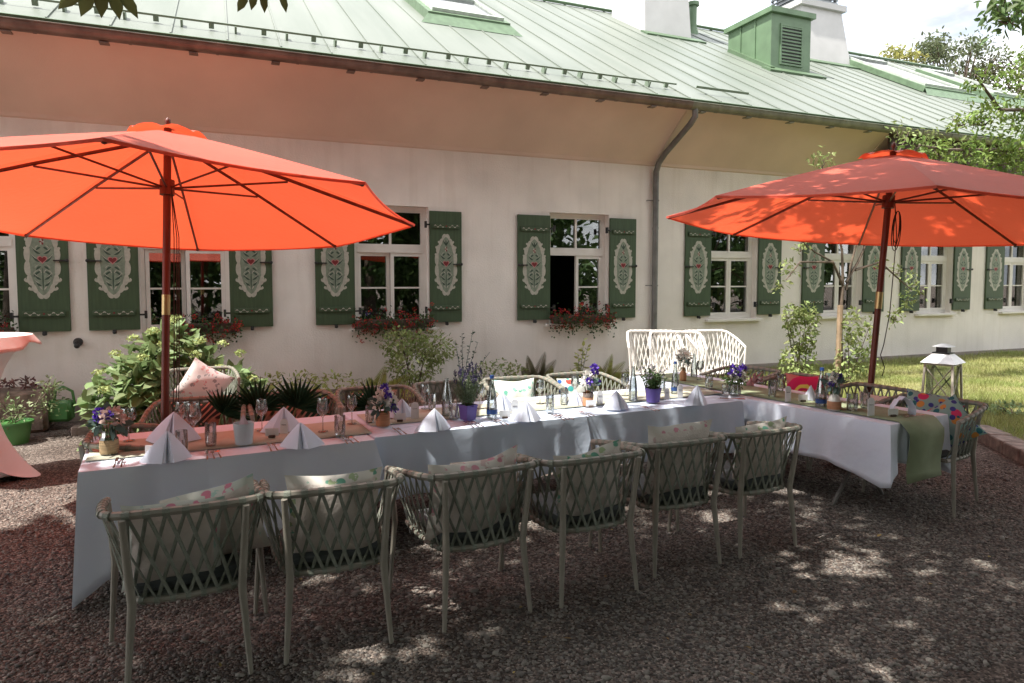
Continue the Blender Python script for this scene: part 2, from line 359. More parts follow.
dp.tube([(7.0, YG - .08, 4.56), (7.0, YG - .08, 4.44), (6.985, YG + .02, 4.34), (6.96, W - .30, 3.98), (6.94, W - .14, 3.84), (6.93, W - .08, 3.70), (6.93, W - .075, 3.5), (6.93, W - .075, .05)], .05, 12)
for z in (.6, 1.72, 3.2): dp.tube([(6.93, W - .075, z - .012), (6.93, W - .075, z + .012)], .058, 12); dp.tube([(6.87, W - .075, z), (6.79, W - .03, z), (6.79, W, z)], .008, 5)
dp.tube([(6.93, W - .075, 2.7), (6.93, W - .075, 2.74)], .054, 12)
H(dp.build('downpipe', mat('zinc', (.20, .20, .19), .5, .15, 6, metal=.4)))

# windows
wwh = mat('white_window_paint', (.78, .75, .70), .5, .04, 5)
gl = glass('window_glass', (.75, .78, .76), .01, .10)
blk = mat('black_iron', (.02, .02, .02), .5)
def frame_rect(mb, x0, x1, z0, z1, t, y0, y1, M=None):
    mb.box((x0, y0, z0), (x0 + t, y1, z1), M=M); mb.box((x1 - t, y0, z0), (x1, y1, z1), M=M)
    mb.box((x0 + t, y0, z0), (x1 - t, y1, z0 + t), M=M); mb.box((x0 + t, y0, z1 - t), (x1 - t, y1, z1), M=M)
def window(c, wd, op=(0, 0)):
    y = W + .13; x0, x1 = c - wd / 2 + .002, c + wd / 2 - .002
    f = MB(); frame_rect(f, x0, x1, ZS + .002, ZT - .002, .055, y, y + .07)
    f.box((x0 + .055, y - .012, 2.23), (x1 - .055, y + .069, 2.33)); f.box((c - .018, y + .005, 2.33), (c + .018, y + .06, ZT - .058))
    frame_rect(f, x0 + .056, x1 - .056, 2.331, ZT - .058, .028, y + .01, y + .055)
    fo = H(f.build('window', wwh, smooth=False))
    si = MB(); si.box((c - wd / 2 - .09, W - .09, ZS - .05), (c + wd / 2 + .09, W + .128, ZS - .003), bev=.006); s_ = si.build('sill', wwh, fo); 
    p = MB(); p.box((x0 + .084, y + .03, 2.359), (c - .018, y + .034, ZT - .086)); p.box((c + .018, y + .03, 2.359), (x1 - .084, y + .034, ZT - .086)); p.build('pane', gl, fo, smooth=False)
    for sgn, o in ((-1, op[0]), (1, op[1])):
        if o is None: continue
        h = .5 * (x1 - x0) - .056
        hinge = Vector((c + sgn * (h), y + .03, 0))
        M = Matrix.Translation(hinge) @ Matrix.Rotation(sgn * -o, 4, 'Z')
        a, b = (0, h - .002) if sgn < 0 else (-h + .002, 0)
        cs = MB(); frame_rect(cs, a, b, ZS + .06, 2.228, .05, -.025, .03, M); cs.box((a + .05, -.012, 1.685), (b - .05, .022, 1.71), M=M)
        cs.build('casement', wwh, fo, smooth=False)
        pp = MB(); pp.box((a + .05, .004, ZS + .11), (b - .05, .008, 1.685), M=M); pp.box((a + .05, .004, 1.71), (b - .05, .008, 2.178), M=M); pp.build('pane', gl, fo, smooth=False)
    return fo
ops = [(0, 0), (R(12), 0), (R(6), 0), (None, 0), (0, 0), (0, 0), (0, 0), (0, 0), (0, 0)]
for (c, wd), o in zip(wins, ops): window(c, wd, o)

# shutters with painted medallions
sgrn = mat('shutter_green', (.055, .092, .045), .55, .12, 6, bump=.08, bscale=30, stretch=(4, 1, .4))
cream = mat('paint_cream', (.47, .455, .385), .6, .1, 20); sage = mat('paint_sage', (.23, .28, .21), .6, .15, 25)
dgr = mat('paint_dark_green', (.04, .075, .05), .6, .1, 20); redp = mat('paint_red', (.20, .018, .022), .6, .1, 20); pinkp = mat('paint_pink', (.55, .22, .22), .6)
def oval(t, sx=1., top=1.):
    # long baroque cartouche outline
    a = t; r = 1 + .03 * math.cos(4 * a) + .02 * math.cos(6 * a)
    sn, cs = math.sin(a), math.cos(a); k = lambda q, e: math.copysign(abs(q) ** e, q)
    return (sx * .188 * r * k(sn, .90), .455 * k(cs, .95) * r)
def poly_band(mb, pts, w0, y, mi):
    n = len(pts); V = []
    for i in range(n):
        p = Vector(pts[i]); t = (Vector(pts[min(i + 1, n - 1)]) - Vector(pts[max(i - 1, 0)])); t.normalize(); q = Vector((-t.y, t.x)); ww = w0 * math.sin(math.pi * (i + .15) / (n - .7)) 
        V += [(p.x + q.x * ww, y, p.y + q.y * ww), (p.x - q.x * ww, y, p.y - q.y * ww)]
    mb.add(V, [(2 * i, 2 * i + 1, 2 * i + 3, 2 * i + 2) for i in range(n - 1)], mi)
def medallion():
    mb = MB(); n = 128
    def ring(s, y, mi, jag=0, zs=1.):
        V = [(0, y, 0)]
        for k in range(n):
            a = 2 * math.pi * k / n; X, Z = oval(a); jj = 1 + jag * abs(math.sin(8 * a)) ** .6
            V.append((X * s * jj, y, Z * zs * (1 + (jj - 1) * .3)))
        mb.add(V, [(0, 1 + k, 1 + (k + 1) % n) for k in range(n)], mi)
    ring(.93, -.001, 0, .14, .97); ring(.76, -.0024, 1, -.07, .90)
    for sx in (-1, 1):      # scrolls outside the rim
        for z, s in ((.27, .8), (.36, .6), (-.24, 1), (-.34, .8), (.17, .6)):
            xo = .192 * math.sqrt(max(0, 1 - (z / .47) ** 2)) * .98
            pts = [(sx * (xo - .02 + .05 * s * math.sin(k / 6 * 2.2)), z + .06 * s * (k / 6) - .03) for k in range(7)]
            poly_band(mb, pts, .018, -.0012, 0)
        for z, s, dr in ((.12, 1, 1), (.02, 1.1, 1), (-.10, 1, -1), (-.2, .9, 1), (-.28, .7, 1), (.2, .6, -1), (-.04, .7, -1)):
            pts = [(sx * (.015 + .085 * s * (k / 6)), z + dr * .07 * s * (k / 6) ** 2 - .03) for k in range(7)]
            poly_band(mb, pts, .0125, -.0036, 2)
            poly_band(mb, [(a_ + sx * .012, b_ + .028) for a_, b_ in pts[1:]], .004, -.0040, 0)
        for z in (-.36, -.15, .33): poly_band(mb, [(sx * (.01 + .03 * k / 6), z + .05 * k / 6) for k in range(7)], .007, -.0036, 0)
    poly_band(mb, [(0, -.38 + .30 * k / 8) for k in range(9)], .008, -.0038, 2)
    def heart(s, y, mi, zc=.02):
        V = [(0, y, zc)]
        for k in range(24):
            t = 2 * math.pi * k / 24; V.append((s * 16 * math.sin(t) ** 3 / 16, y, zc + s * (13 * math.cos(t) - 5 * math.cos(2 * t) - 2 * math.cos(3 * t) - math.cos(4 * t)) / 16))
        mb.add(V, [(0, 1 + k, 1 + (k + 1) % 24) for k in range(24)], mi)
    heart(.056, -.0042, 4); heart(.043, -.0052, 3)
    for k in range(6):
        a = k * math.pi / 3; poly_band(mb, [(.03 * j / 4 * math.cos(a), .24 + .045 * j / 4 * math.sin(a)) for j in range(5)], .011, -.0044 - k * .0001, 3 if k % 2 else 0)
    for k in (-1, 0, 1): poly_band(mb, [(k * .05 * j / 5, .29 + .09 * j / 5) for j in range(6)], .012, -.004, 2)
    return mb
def batten(z):
    mb = MB(); mb.box((-.235, -.027, z - .036), (.235, -.001, z + .036), 0, bev=.006)
    for sx in (-1, 1):
        for j in range(4): poly_band(mb, [(sx * (.04 + j * .045 + .04 * k / 5), z + (.012 if j % 2 else -.014) * math.sin(k / 5 * 3.1) * 1.2) for k in range(6)], .008, -.0285, 1)
    for a in range(4): poly_band(mb, [(.014 * k / 3 * math.cos(a * 1.57), z + .014 * k / 3 * math.sin(a * 1.57)) for k in range(4)], .008, -.0288 - a * .0002, 2)
    return mb
SW = .565; ZC = 2.05
def make_shutter(side):
    s = MB(); 
    s.box((-SW / 2, 0, 1.165), (SW / 2, .035, 2.87), bev=.004); s = s.build('shutter', sgrn)
    m = medallion().build('painted_medallion', [cream, sage, dgr, redp, pinkp], s, smooth=False); m.location = (0, 0, ZC)
    for z in (1.39, 2.64): batten(z).build('batten', [sgrn, cream, redp], s)
    h = MB(); xa, xb = sorted((side * .12, side * .27)); h.box((xa, -.03, ZC), (xb, -.006, ZC + .016)); h.ball((side * .272, -.02, ZC + .01), .022)
    h.build('latch_bar', blk, s)
    h = MB(); h.box((-.02, -.05, 1.12), (.02, 0, 1.17)); h.ball((.0, -.05, 1.14), .024); h.build('shutter_catch', blk, s)
    for z in (1.36, 2.66):
        xa, xb = sorted((-side * (SW / 2 + .07), -side * (SW / 2))); h = MB(); h.box((xa, -.012, z - .012), (xb, .012, z + .012))
        xa, xb = sorted((-side * (SW / 2 + .085), -side * (SW / 2 + .055))); h.box((xa, -.02, z - .05), (xb, .03, z + .05)); h.build('hinge', blk, s)
    return s
shL, shR = make_shutter(-1), make_shutter(1)   # left-hand / right-hand leaf
used = {}
def put_shutter(src, x, sc=1):
    if src.name not in used: used[src.name] = 1; o = src
    else: o = dup(src)
    H(o); o.location = (x, W - .045, 0); o.scale = (sc, 1, 1)
for (xa, xb), s in [((-2.40, -1.85), shR), ((-1.65, -1.07), shL), ((.03, .585), shR), ((1.17, 1.73), shL), ((2.87, 3.38), shR), ((4.33, 4.91), shL), ((6.04, 6.56), shR), ((7.60, 8.17), shL), ((9.28, 9.83), shR),
                    ((10.38, 10.94), shL), ((12.02, 12.62), shR), ((13.12, 13.69), shL), ((14.76, 15.32), shR), ((15.84, 16.45), shL), ((17.55, 18.1), shR), ((18.65, 19.25), shL)]:
    put_shutter(s, (xa + xb) / 2, (xb - xa) / SW)
# yellow lettered boards standing for a sign's reflection in the fifth window
yb = MB(); yb.box((8.28, W + .5, 1.20), (8.66, W + .51, 1.62)); yb.box((8.78, W + .5, 1.18), (9.22, W + .51, 1.66))
for x in (8.33, 8.42, 8.51): yb.box((x, W + .494, 1.36), (x + .025, W + .499, 1.46), 1); yb.box((x, W + .494, 1.44), (x + .07, W + .499, 1.462), 1)
for x in (8.84, 8.93, 9.02, 9.11): yb.box((x, W + .494, 1.36), (x + .025, W + .499, 1.47), 1); yb.box((x, W + .494, 1.36), (x + .06, W + .499, 1.38), 1)
yb.box((8.84, W + .494, 1.22), (9.05, W + .499, 1.25), 1)
tag(yb.build('banner_reflection', [mat('reflection_yellow', (.75, .55, .10), .7), mat('reflection_print', (.05, .04, .03), .7)], smooth=False), 'yellow lettered boards standing for a reflection in the window right of the downpipe', 'banner_reflection')
# round wall fitting
kn = MB(); kn.lathe([(.045, 0), (.055, .01), (.055, .03), (.035, .06), (.02, .1), (.001, .1)], 14, M=Matrix.Translation((-1.78, W, 1.02)) @ Matrix.Rotation(R(90), 4, 'X')); kn.ball((-1.78, W - .1, .98), .035)
H(kn.build('wall_lamp', blk))
kn = MB(); kn.ball((12.9, W - .04, 1.0), .04); H(kn.build('wall_tap', blk))

# chimneys
white = mat('white_render', (.56, .555, .55), .85, .05, 2, bump=.1)
def frustum(mb, x0, x1, y0, y1, z0, xa, xb, ya, yb_, z1, mi=0):
    mb.add([(x0, y0, z0), (x1, y0, z0), (x1, y1, z0), (x0, y1, z0), (xa, ya, z1), (xb, ya, z1), (xb, yb_, z1), (xa, yb_, z1)], [(3, 2, 1, 0), (4, 5, 6, 7), (0, 1, 5, 4), (1, 2, 6, 5), (2, 3, 7, 6), (3, 0, 4, 7)], mi)
grc = mat('grey_metal', (.30, .32, .33), .4, .1, 4, metal=.6)
def chimney(x0, x1, y0, y1, zb, zt, tp=.22):
    c = MB(); frustum(c, x0, x1, y0, y1, zb, x0 + tp * .2, x1 - tp, y0 + tp * .7, y1 - tp, zt); o = H(c.build('chimney', white, smooth=False))
    k = MB(); k.box((x0 + tp * .2 - .1, y0 + tp * .7 - .1, zt), (x1 - tp + .1, y1 - tp + .1, zt + .16)); k.build('slab', white, o, smooth=False)
    k = MB(); X0, X1, Y0, Y1 = x0 + .2, x1 - tp - .12, y0 + .3, y1 - tp - .1
    for X in (X0, X1 - .05):
        for Y in (Y0, Y1 - .05): k.box((X, Y, zt + .16), (X + .05, Y + .05, zt + .8))
    for i in range(5):
        z = zt + .22 + i * .11
        k.box((X0, Y0 - .04, z), (X1, Y0 + .03, z + .03)); k.box((X0 - .04, Y0, z), (X0 + .03, Y1, z + .03)); k.box((X1 - .03, Y0, z), (X1 + .04, Y1, z + .03))
    k.box((X0 + .1, Y0 + .1, zt + .16), (X1 - .1, Y1 - .1, zt + .8)); 
    k.add([(X0 - .5, Y0 - .2, zt + .8), (X1 + .35, Y0 - .2, zt + .8), (X1 + .35, Y1 + .2, zt + .8), (X0 - .5, Y1 + .2, zt + .8), ((X0 + X1) / 2, Y0, zt + 1.2), ((X0 + X1) / 2, Y1, zt + 1.2)], [(0, 1, 2, 3), (0, 1, 4), (1, 2, 5, 4), (2, 3, 5), (3, 0, 4, 5)])
    k.build('chimney_cowl', grc, o, smooth=False)
    fl = MB(); zz = (y0 - P0.y) * math.tan(PT)
    fl.box((x0 - .12, (y0 - P0.y) / math.cos(PT) - .3, .0), (x1 + .2, (y0 - P0.y) / math.cos(PT) + .05, .04), M=MR); fl.build('flashing', grn, o, smooth=False)
chimney(9.83, 11.3, 14.9, 16.7, 7.3, 10.6); chimney(15.0, 16.94, 14.8, 16.8, 7.3, 9.55, .35)
# green vent housing
vb = MB(); VX0, VX1, VY0, VY1 = 11.75, 12.95, 12.62, 14.1
vb.box((VX0, VY0, 6.2), (VX1, VY1, 8.0)); 
for y in (VY0 + .5, VY0 + 1.0): vb.box((VX0 - .025, y, 6.5), (VX0, y + .03, 8.0))
vo = H(vb.build('roof_vent', mat('vent_green', (.13, .21, .12), .5, .1, 3), smooth=False))
k = MB(); k.box((VX0 - .08, VY0 - .08, 8.0), (VX1 + .08, VY1 + .08, 8.12)); k.build('vent_lid', MATS['vent_green'], vo, smooth=False)
k = MB(); frame_rect(k, VX0 + .26, VX1 - .26, 6.85, 7.78, .04, VY0 - .03, VY0 - .001)
for i in range(11): k.box((VX0 + .3, VY0 - .025, 6.92 + i * .078), (VX1 - .3, VY0 - .002, 6.92 + i * .078 + .035))
k.build('louvre', MATS['vent_green'], vo, smooth=False)
k = MB(); k.box((VX0 + .3, VY0 - .0018, 6.89), (VX1 - .3, VY0 - .001, 7.74)); k.build('louvre_shade_sheet', blk, vo, smooth=False)  # black sheet standing for the shade behind the slats
k = MB(); k.box((VX0 - .25, 3.72, .0), (VX1 + .25, 4.05, .05), M=MR); k.box((VX0 - .12, 3.9, .0), (VX0, 5.6, .08), M=MR); k.build('flashing', grn, vo, smooth=False)
vp = MB(); vp.tube([(13.25 - 1.0, 16.2, 8.4), (12.25, 16.2, 9.5)], .11, 12); vp.tube([(12.25, 16.2, 9.5), (12.25, 16.2, 9.6)], .17, 12); vp.tube([(12.25, 16.2, 8.2), (12.25, 16.2, 8.9)], [.3, .12], 12); H(vp.build('vent_pipe', MATS['vent_green']))
# skylights
def skylight(x0, x1, s0, s1, big=0):
    h = .16
    a = MB(); frame_rect_s = [((x0 - .1, s0 - .12, 0), (x1 + .1, s0, h)), ((x0 - .1, s0, 0), (x0 + .05, s1, h)), ((x1 - .05, s0, 0), (x1 + .1, s1, h)), ((x0 - .1, s1, 0), (x1 + .1, s1 + .1, h))]
    for p, q in frame_rect_s: a.box(p, q, M=MR)
    a.add([(x0 - .28, s0 - .42, .01), (x1 + .28, s0 - .42, .01), (x1 + .1, s0 - .12, .13), (x0 - .1, s0 - .12, .13)], [(0, 1, 2, 3)], M=MR)
    o = H(a.build('skylight', mat('flashing_green', (.13, .20, .12), .5), smooth=False))
    b = MB(); b.box((x0, s0, h), (x0 + .07, s1, h + .06), M=MR); b.box((x1 - .07, s0, h), (x1, s1, h + .06), M=MR); b.box((x0 + .07, s0, h), (x1 - .07, s0 + .09, h + .06), M=MR); b.box((x0 + .07, s1 - .25, h), (x1 - .07, s1, h + .07), M=MR)
    b.build('skylight_frame', mat('frame_pale', (.5, .55, .5), .4), o, smooth=False)
    c = MB(); c.box((x0 + .07, s0 + .09, h), (x1 - .07, s1 - .25, h + .02), M=MR); c.build('pane', mat('skylight_glass', (.05, .055, .06), .08, spec=1), o, smooth=False)
skylight(3.55, 4.95, 3.75, 5.7)
skylight(16.9, 18.7, 4.1, 7.3); skylight(20.3, 21.6, 4.6, 7.2)

# =================================================================== projection helpers (pixel -> world, camera above)
Fv = Vector((math.sin(YAW) * math.cos(PITCH), math.cos(YAW) * math.cos(PITCH), -math.sin(PITCH))); Rv = Vector((math.cos(YAW), -math.sin(YAW), 0)); Uv = Rv.cross(Fv)
def ray(u, v): return Fv + Rv * ((u - 512) / 683) - Uv * ((v - 321.6) / 683)
def onz(u, v, z): r = ray(u, v); return Vector((0, 0, 1.8)) + r * ((z - 1.8) / r.z)
def ony(u, v, y): r = ray(u, v); return Vector((0, 0, 1.8)) + r * (y / r.y)

# =================================================================== VEGETATION
def leafm(name, col, col2, isl=.35, trans=.35, rough=.55): return mat(name, col, rough, .1, 3, col2=col2, trans=trans, island=isl, spec=.35)
bark = mat('bark', (.16, .12, .09), .9, .3, 14, bump=.8, bscale=30, stretch=(1, 1, .3))
def cloud(c, r, n, shell=.55):
    d = rdir(n); q = (shell + (1 - shell) * rng.random(n)) ; return np.array(c) + d * q[:, None] * np.array(r), d
def bush(name, label, cat, base, blobs, m, size, group=None, stems=6, stemcol=None, up=.6, droop=.1, fl=None, asp=.55):
    t = thing(name, label, cat, base, 0, group); B = np.array(base)
    parts = []
    for (c, r, n) in blobs:
        P, d = cloud(c, r, n); D = d * .6 + rdir(n) * .7; D[:, 2] += -.1; U = rdir(n) * .6; U[:, 2] += up + .4; U += d * .3
        parts.append(leaf_mesh(P, D, U, size * rng.uniform(.6, 1.25, n), asp, .25, droop))
    V, F, _ = join_np([(v, f, 0) for v, f in parts]); npmesh('foliage', V, F, m, parent=t)
    st = MB()
    for k in range(stems):
        c, r, n = blobs[k % len(blobs)]; e = Vector(c) + Vector((random.uniform(-.5, .5) * r[0], random.uniform(-.5, .5) * r[1], random.uniform(-.2, .6) * r[2]))
        s0 = Vector((random.uniform(-.06, .06), random.uniform(-.04, .04), 0)); mid = s0.lerp(e, .5) + Vector((random.uniform(-.04, .04), 0, .03))
        st.tube([s0, mid, e], [.010, .007, .004], 5)
    st.build('stem', stemcol or bark, t)
    if fl:
        fm, pts, fs = fl; q = []
        for p in pts:
            n = 70; d = rdir(n, .5); q.append((*leaf_mesh(np.array(p) + d * np.array([fs, fs, fs * .55]), rdir(n), d, fs * .45, .9, .1), 0))
        V, F, _ = join_np(q); npmesh('flower_heads', V, F, fm, parent=t)
    return t
G1 = leafm('hydrangea_leaf', (.27, .35, .17), (.15, .23, .09)); G2 = leafm('light_leaf', (.34, .39, .16), (.20, .27, .09)); G3 = leafm('dark_leaf', (.05, .11, .035), (.03, .07, .025))
G4 = leafm('yellow_leaf', (.42, .44, .14), (.28, .33, .10)); G5 = leafm('fern_leaf', (.30, .33, .10), (.16, .20, .06)); Gd = leafm('grey_leaf', (.10, .15, .10), (.05, .09, .07))
hyfl = mat('hydrangea_flower', (.46, .55, .22), .7, .1, 9, trans=.3, island=.15)
hp = [(x_ * .88, y_, z_ - .10 * abs(x_)) for x_, y_, z_ in [(-.85, -.1, .85), (-.62, -.25, 1.05), (-.45, 0, 1.18), (-.2, -.2, 1.25), (.0, -.1, 1.32), (.05, .1, 1.36), (.35, -.25, 1.14), (.62, -.2, 1.12), (.85, 0, 1.0), (.3, -.3, .98), (-.3, -.4, .98), (1.0, -.2, .72), (-.75, -.35, .68), (.6, -.35, .85), (-.05, -.42, 1.1)]]
bush('hydrangea_bush', 'big leafy hydrangea bush with pale green flower heads under the second window', 'bush', (-.62, 8.98, 0), [((-.35, 0, .42), (.58, .42, .42), 620), ((.32, 0, .42), (.66, .42, .40), 650), ((-.05, 0, .72), (.50, .38, .40), 480), ((.0, 0, .98), (.30, .28, .28), 190)], G1, .17, stems=10, fl=(hyfl, hp, .06), asp=.7)
pls = thing('broad_leaf_plant', 'low plant with long drooping green leaves beside the watering can', 'plant', (-1.1, 8.7, 0))
P = np.zeros((46, 3)); P[:, 0] = rng.uniform(-.3, .35, 46); P[:, 1] = rng.uniform(-.15, .15, 46); P[:, 2] = rng.uniform(.08, .42, 46); D = rdir(46); D[:, 2] = rng.uniform(-.2, .35, 46)
npmesh('foliage', *leaf_mesh(P, D, np.tile([0, -.3, 1.], (46, 1)), rng.uniform(.2, .38, 46), .42, .3, .3), G1, parent=pls)
st = MB(); [st.tube([(0, 0, 0), tuple(P[i] * .5), tuple(P[i])], .006, 5) for i in range(0, 46, 4)]; st.build('stem', G1, pls)
# shrubs and ferns of the bed, left to right
bush('round_shrub', 'round green shrub with many small leaves behind the lavender pot', 'shrub', (2.45, 9.55, .05), [((.0, 0, .62), (.42, .35, .38), 900), ((.28, 0, .78), (.35, .3, .26), 500), ((-.2, 0, .85), (.3, .3, .25), 400)], G2, .065, stems=7)
def sprigs(name, label, cat, base, tips, m, size=.04, per=26, group=None):
    t = thing(name, label, cat, base, 0, group); st = MB(); C = []; D = []
    for tp in tips:
        e = Vector(tp) - Vector(base); mid = e * .5 + Vector((e.x * -.12, 0, .02)); st.tube([(0, 0, 0), mid, e], [.007, .005, .002], 5)
        for k in range(per):
            f = .3 + .7 * k / per; p = (mid * 2 * f if f < .5 else mid.lerp(e, (f - .5) * 2)); C.append(p + Vector((random.gauss(0, .01),) * 3)); D.append((random.gauss(0, 1), random.gauss(0, 1), random.uniform(-.2, .9)))
    st.build('stem', Gd, t); C = np.array([tuple(c) for c in C]); D = np.array(D)
    npmesh('foliage', *leaf_mesh(C, D, rdir(len(C), .8), size * rng.uniform(.6, 1.3, len(C)), .5, .2), m, parent=t); return t
sprigs('tall_sprig_plant', 'tall thin dark sprigs rising against the wall right of the round shrub', 'plant', (3.2, 9.6, .05), [tuple(ony(u, v, 9.6)) for u, v in ((462, 333), (473, 330), (478, 342), (490, 352), (455, 340))], Gd, .045)
def fern(name, label, base, tips, m, group=None):
    t = thing(name, label, 'fern', base, 0, group); C = []; D = []; st = MB()
    for tp in tips:
        e = Vector(tp) - Vector(base); L_ = e.length; mid = e * .5 + Vector((0, -.03, .1 * L_)); pts = []
        for k in range(29):
            f = k / 28; p = mid * 2 * f * (1 - f) + e * f * f; pts.append(p)
            if k > 4:
                tt = (e + Vector((0, 0, -.4 * f * L_))).normalized(); q = tt.cross(Vector((.3, -1, .2))).normalized(); sl = .17 * (1 - f) ** .8 + .02
                for sg_ in (-1, 1): C.append(tuple(p)); D.append(tuple((q * sg_ + tt * .35) * sl))
        st.tube(pts[::4], [.006] * 7 + [.002], 5)
    C = np.array(C); D = np.array(D); sz = np.linalg.norm(D, axis=1)
    st.build('frond_stem', m, t); npmesh('frond', *leaf_mesh(C, D, np.tile([.2, -.7, .6], (len(C), 1)), sz, .3, .1), m, parent=t); return t
fern('fern', 'yellow green fern fanning out left of the round shrub', (1.85, 9.5, .06), [tuple(ony(u, v, 9.4)) for u, v in ((352, 392), (368, 378), (385, 366), (405, 378), (418, 372), (345, 403), (425, 390))], G4)
fern('fern', 'dark fern with upright brownish fronds below the third window', (4.35, 9.6, .06), [tuple(ony(u, v, 9.5)) for u, v in ((521, 367), (527, 356), (545, 352), (556, 360), (535, 372))], mat('fern_dark', (.16, .15, .08), .7, .2, 5, trans=.3))
fern('fern', 'pale green fern low between the dark fern and the tall flower shoot', (4.45, 9.45, .06), [tuple(ony(u, v, 9.4)) for u, v in ((540, 378), (552, 366), (565, 372), (530, 380), (560, 384))], G5)
fern('fern', 'bright yellow fern left of the white lattice chairs', (5.5, 9.5, .06), [tuple(ony(u, v, 9.4)) for u, v in ((598, 366), (612, 354), (625, 362), (604, 376), (632, 374), (590, 378))], G4)
sprigs('flowering_shoot', 'tall pale yellow leafed shoot standing between the two ferns', 'plant', (5.0, 9.3, .06), [tuple(ony(u, v, 9.2)) for u, v in ((584, 338), (588, 346), (578, 352), (570, 368))], G4, .085, 18)
bush('low_shrub', 'low yellow green ground shrub behind the north chairs', 'shrub', (.75, 9.5, .05), [((0, 0, .3), (.55, .25, .25), 380), ((.6, 0, .28), (.4, .2, .22), 260)], G4, .07, stems=5)
bush('low_shrub', 'low light green shrub right of the blue capped bottle', 'shrub', (3.7, 9.45, .05), [((0, 0, .3), (.5, .25, .28), 420)], G2, .07, stems=5)
bush('low_shrub', 'dense low green edge planting in front of the downpipe', 'shrub', (6.5, 9.6, .05), [((0, 0, .2), (.6, .2, .2), 300)], G2, .06, stems=4)
bush('leafy_shrub', 'upright light green leafy shrub standing left of the young tree', 'shrub', (8.75, 8.6, .1), [((-.02, 0, .35), (.32, .25, .35), 330), ((.05, 0, .85), (.28, .22, .42), 400), ((-.22, 0, 1.12), (.14, .12, .22), 110), ((.18, 0, 1.15), (.18, .15, .2), 130)], G2, .085, stems=7)
bush('climbing_plant', 'light green climber growing round the trunk of the young tree', 'climber', (9.45, 8.25, .1), [((.02, 0, .4), (.24, .2, .4), 260), ((.06, 0, .95), (.15, .15, .35), 170), ((.55, .1, .75), (.13, .12, .38), 110), ((.45, .1, .3), (.3, .2, .25), 160)], G2, .08, stems=5)
bush('low_shrub', 'low leafy weeds at the foot of the right parasol pole', 'shrub', (7.9, 7.9, .1), [((0, 0, .18), (.6, .3, .18), 300), ((1.0, .1, .14), (.5, .3, .14), 200)], G2, .06, stems=4)
bush('low_shrub', 'small dark green weeds growing beside the kerb on the lawn', 'shrub', (9.0, 5.45, .12), [((0, 0, .07), (.3, .2, .09), 200)], G1, .05, stems=3)

def tree(name, label, base, trunk, branches, blobs, m, size, bk=bark, r0=.06, group=None, keep=None, asp=.5, twigs=True):
    t = thing(name, label, 'tree', base, 0, group); B = Vector(base)
    mb = MB(); tr = [Vector(p) - B for p in trunk]; k = len(tr); mb.tube(tr, [r0 * (1 - .45 * i / (k - 1)) for i in range(k)], 10)
    for b in branches:
        q = [Vector(p) - B for p in b]; k = len(q); mb.tube(q, [r0 * .45 * (1 - .75 * i / (k - 1)) + .003 for i in range(k)], 7)
    ps = []
    for c, r, n in blobs:
        cc = np.array(c) - np.array(base); P, d = cloud(cc, r, n, .25); P += rng.normal(0, size * .5, P.shape)
        D = rdir(n) + d * .3; D[:, 2] -= .25; U = rdir(n) * .7; U[:, 2] += .8
        if keep is not None: kk = keep(P + np.array(base)); P, D, U = P[kk], D[kk], U[kk]
        if len(P): ps.append((*leaf_mesh(P, D, U, size * rng.uniform(.6, 1.25, len(P)), asp, .25, .15), 0))
        if twigs:
            for j in range(3):
                e = Vector(cc) + Vector((random.uniform(-.6, .6) * r[0], random.uniform(-.6, .6) * r[1], random.uniform(-.6, .7) * r[2])); mb.tube([Vector(cc) - Vector((0, 0, r[2] * .6)), e], [r0 * .12 + .003, .002], 5)
    mb.build('trunk', bk, t); V, F, _ = join_np(ps); npmesh('crown', V, F, m, parent=t); return t
A = lambda u, v, y=8.4: tuple(ony(u, v, y))
tk = A(841, 380); tk = (tk[0], tk[1], .1)
yb_ = []
for (u, v, ru, n) in ((790, 268, .16, 40), (800, 246, .16, 35), (780, 285, .10, 20), (818, 232, .1, 14), (822, 160, .22, 60), (838, 172, .16, 30), (812, 180, .14, 30), (905, 300, .16, 45), (912, 280, .16, 40), (896, 315, .14, 30), (920, 292, .1, 18), (898, 270, .12, 18), (878, 265, .08, 10), (900, 132, .2, 50), (925, 135, .25, 60), (893, 320, .1, 16), (870, 200, .3, 40), (850, 210, .3, 30)):
    p = ony(u, v, 8.5); yb_.append((tuple(p), (ru, ru * .8, ru), n))
fk = A(843, 286)
tree('young_tree', 'young tree with bare forked pale branches in front of the fifth window', tk, [tk, A(840, 340), A(841, 305), fk], [[fk, A(833, 262), A(815, 252), A(800, 240)], [fk, A(842, 250), A(836, 225), A(826, 190), A(822, 165)], [A(846, 282), A(858, 262), A(868, 240), A(880, 210), A(895, 160), A(910, 130)], [A(846, 290), A(850, 268), A(860, 230), A(868, 200)], [A(855, 270), A(880, 262), A(900, 280), A(912, 290)], [A(833, 262), A(800, 262), A(786, 280)]], yb_, G2, .085, r0=.045)
tag(MB().tube([(0, 0, 0), (.01, 0, 1.3)], .045, 8).build('support_stake', mat('pale_wood', (.42, .30, .20), .8, .2, 8)), 'pale wooden stake tied beside the young tree trunk', 'stake').location = (tk[0] - .13, 8.35, .1)
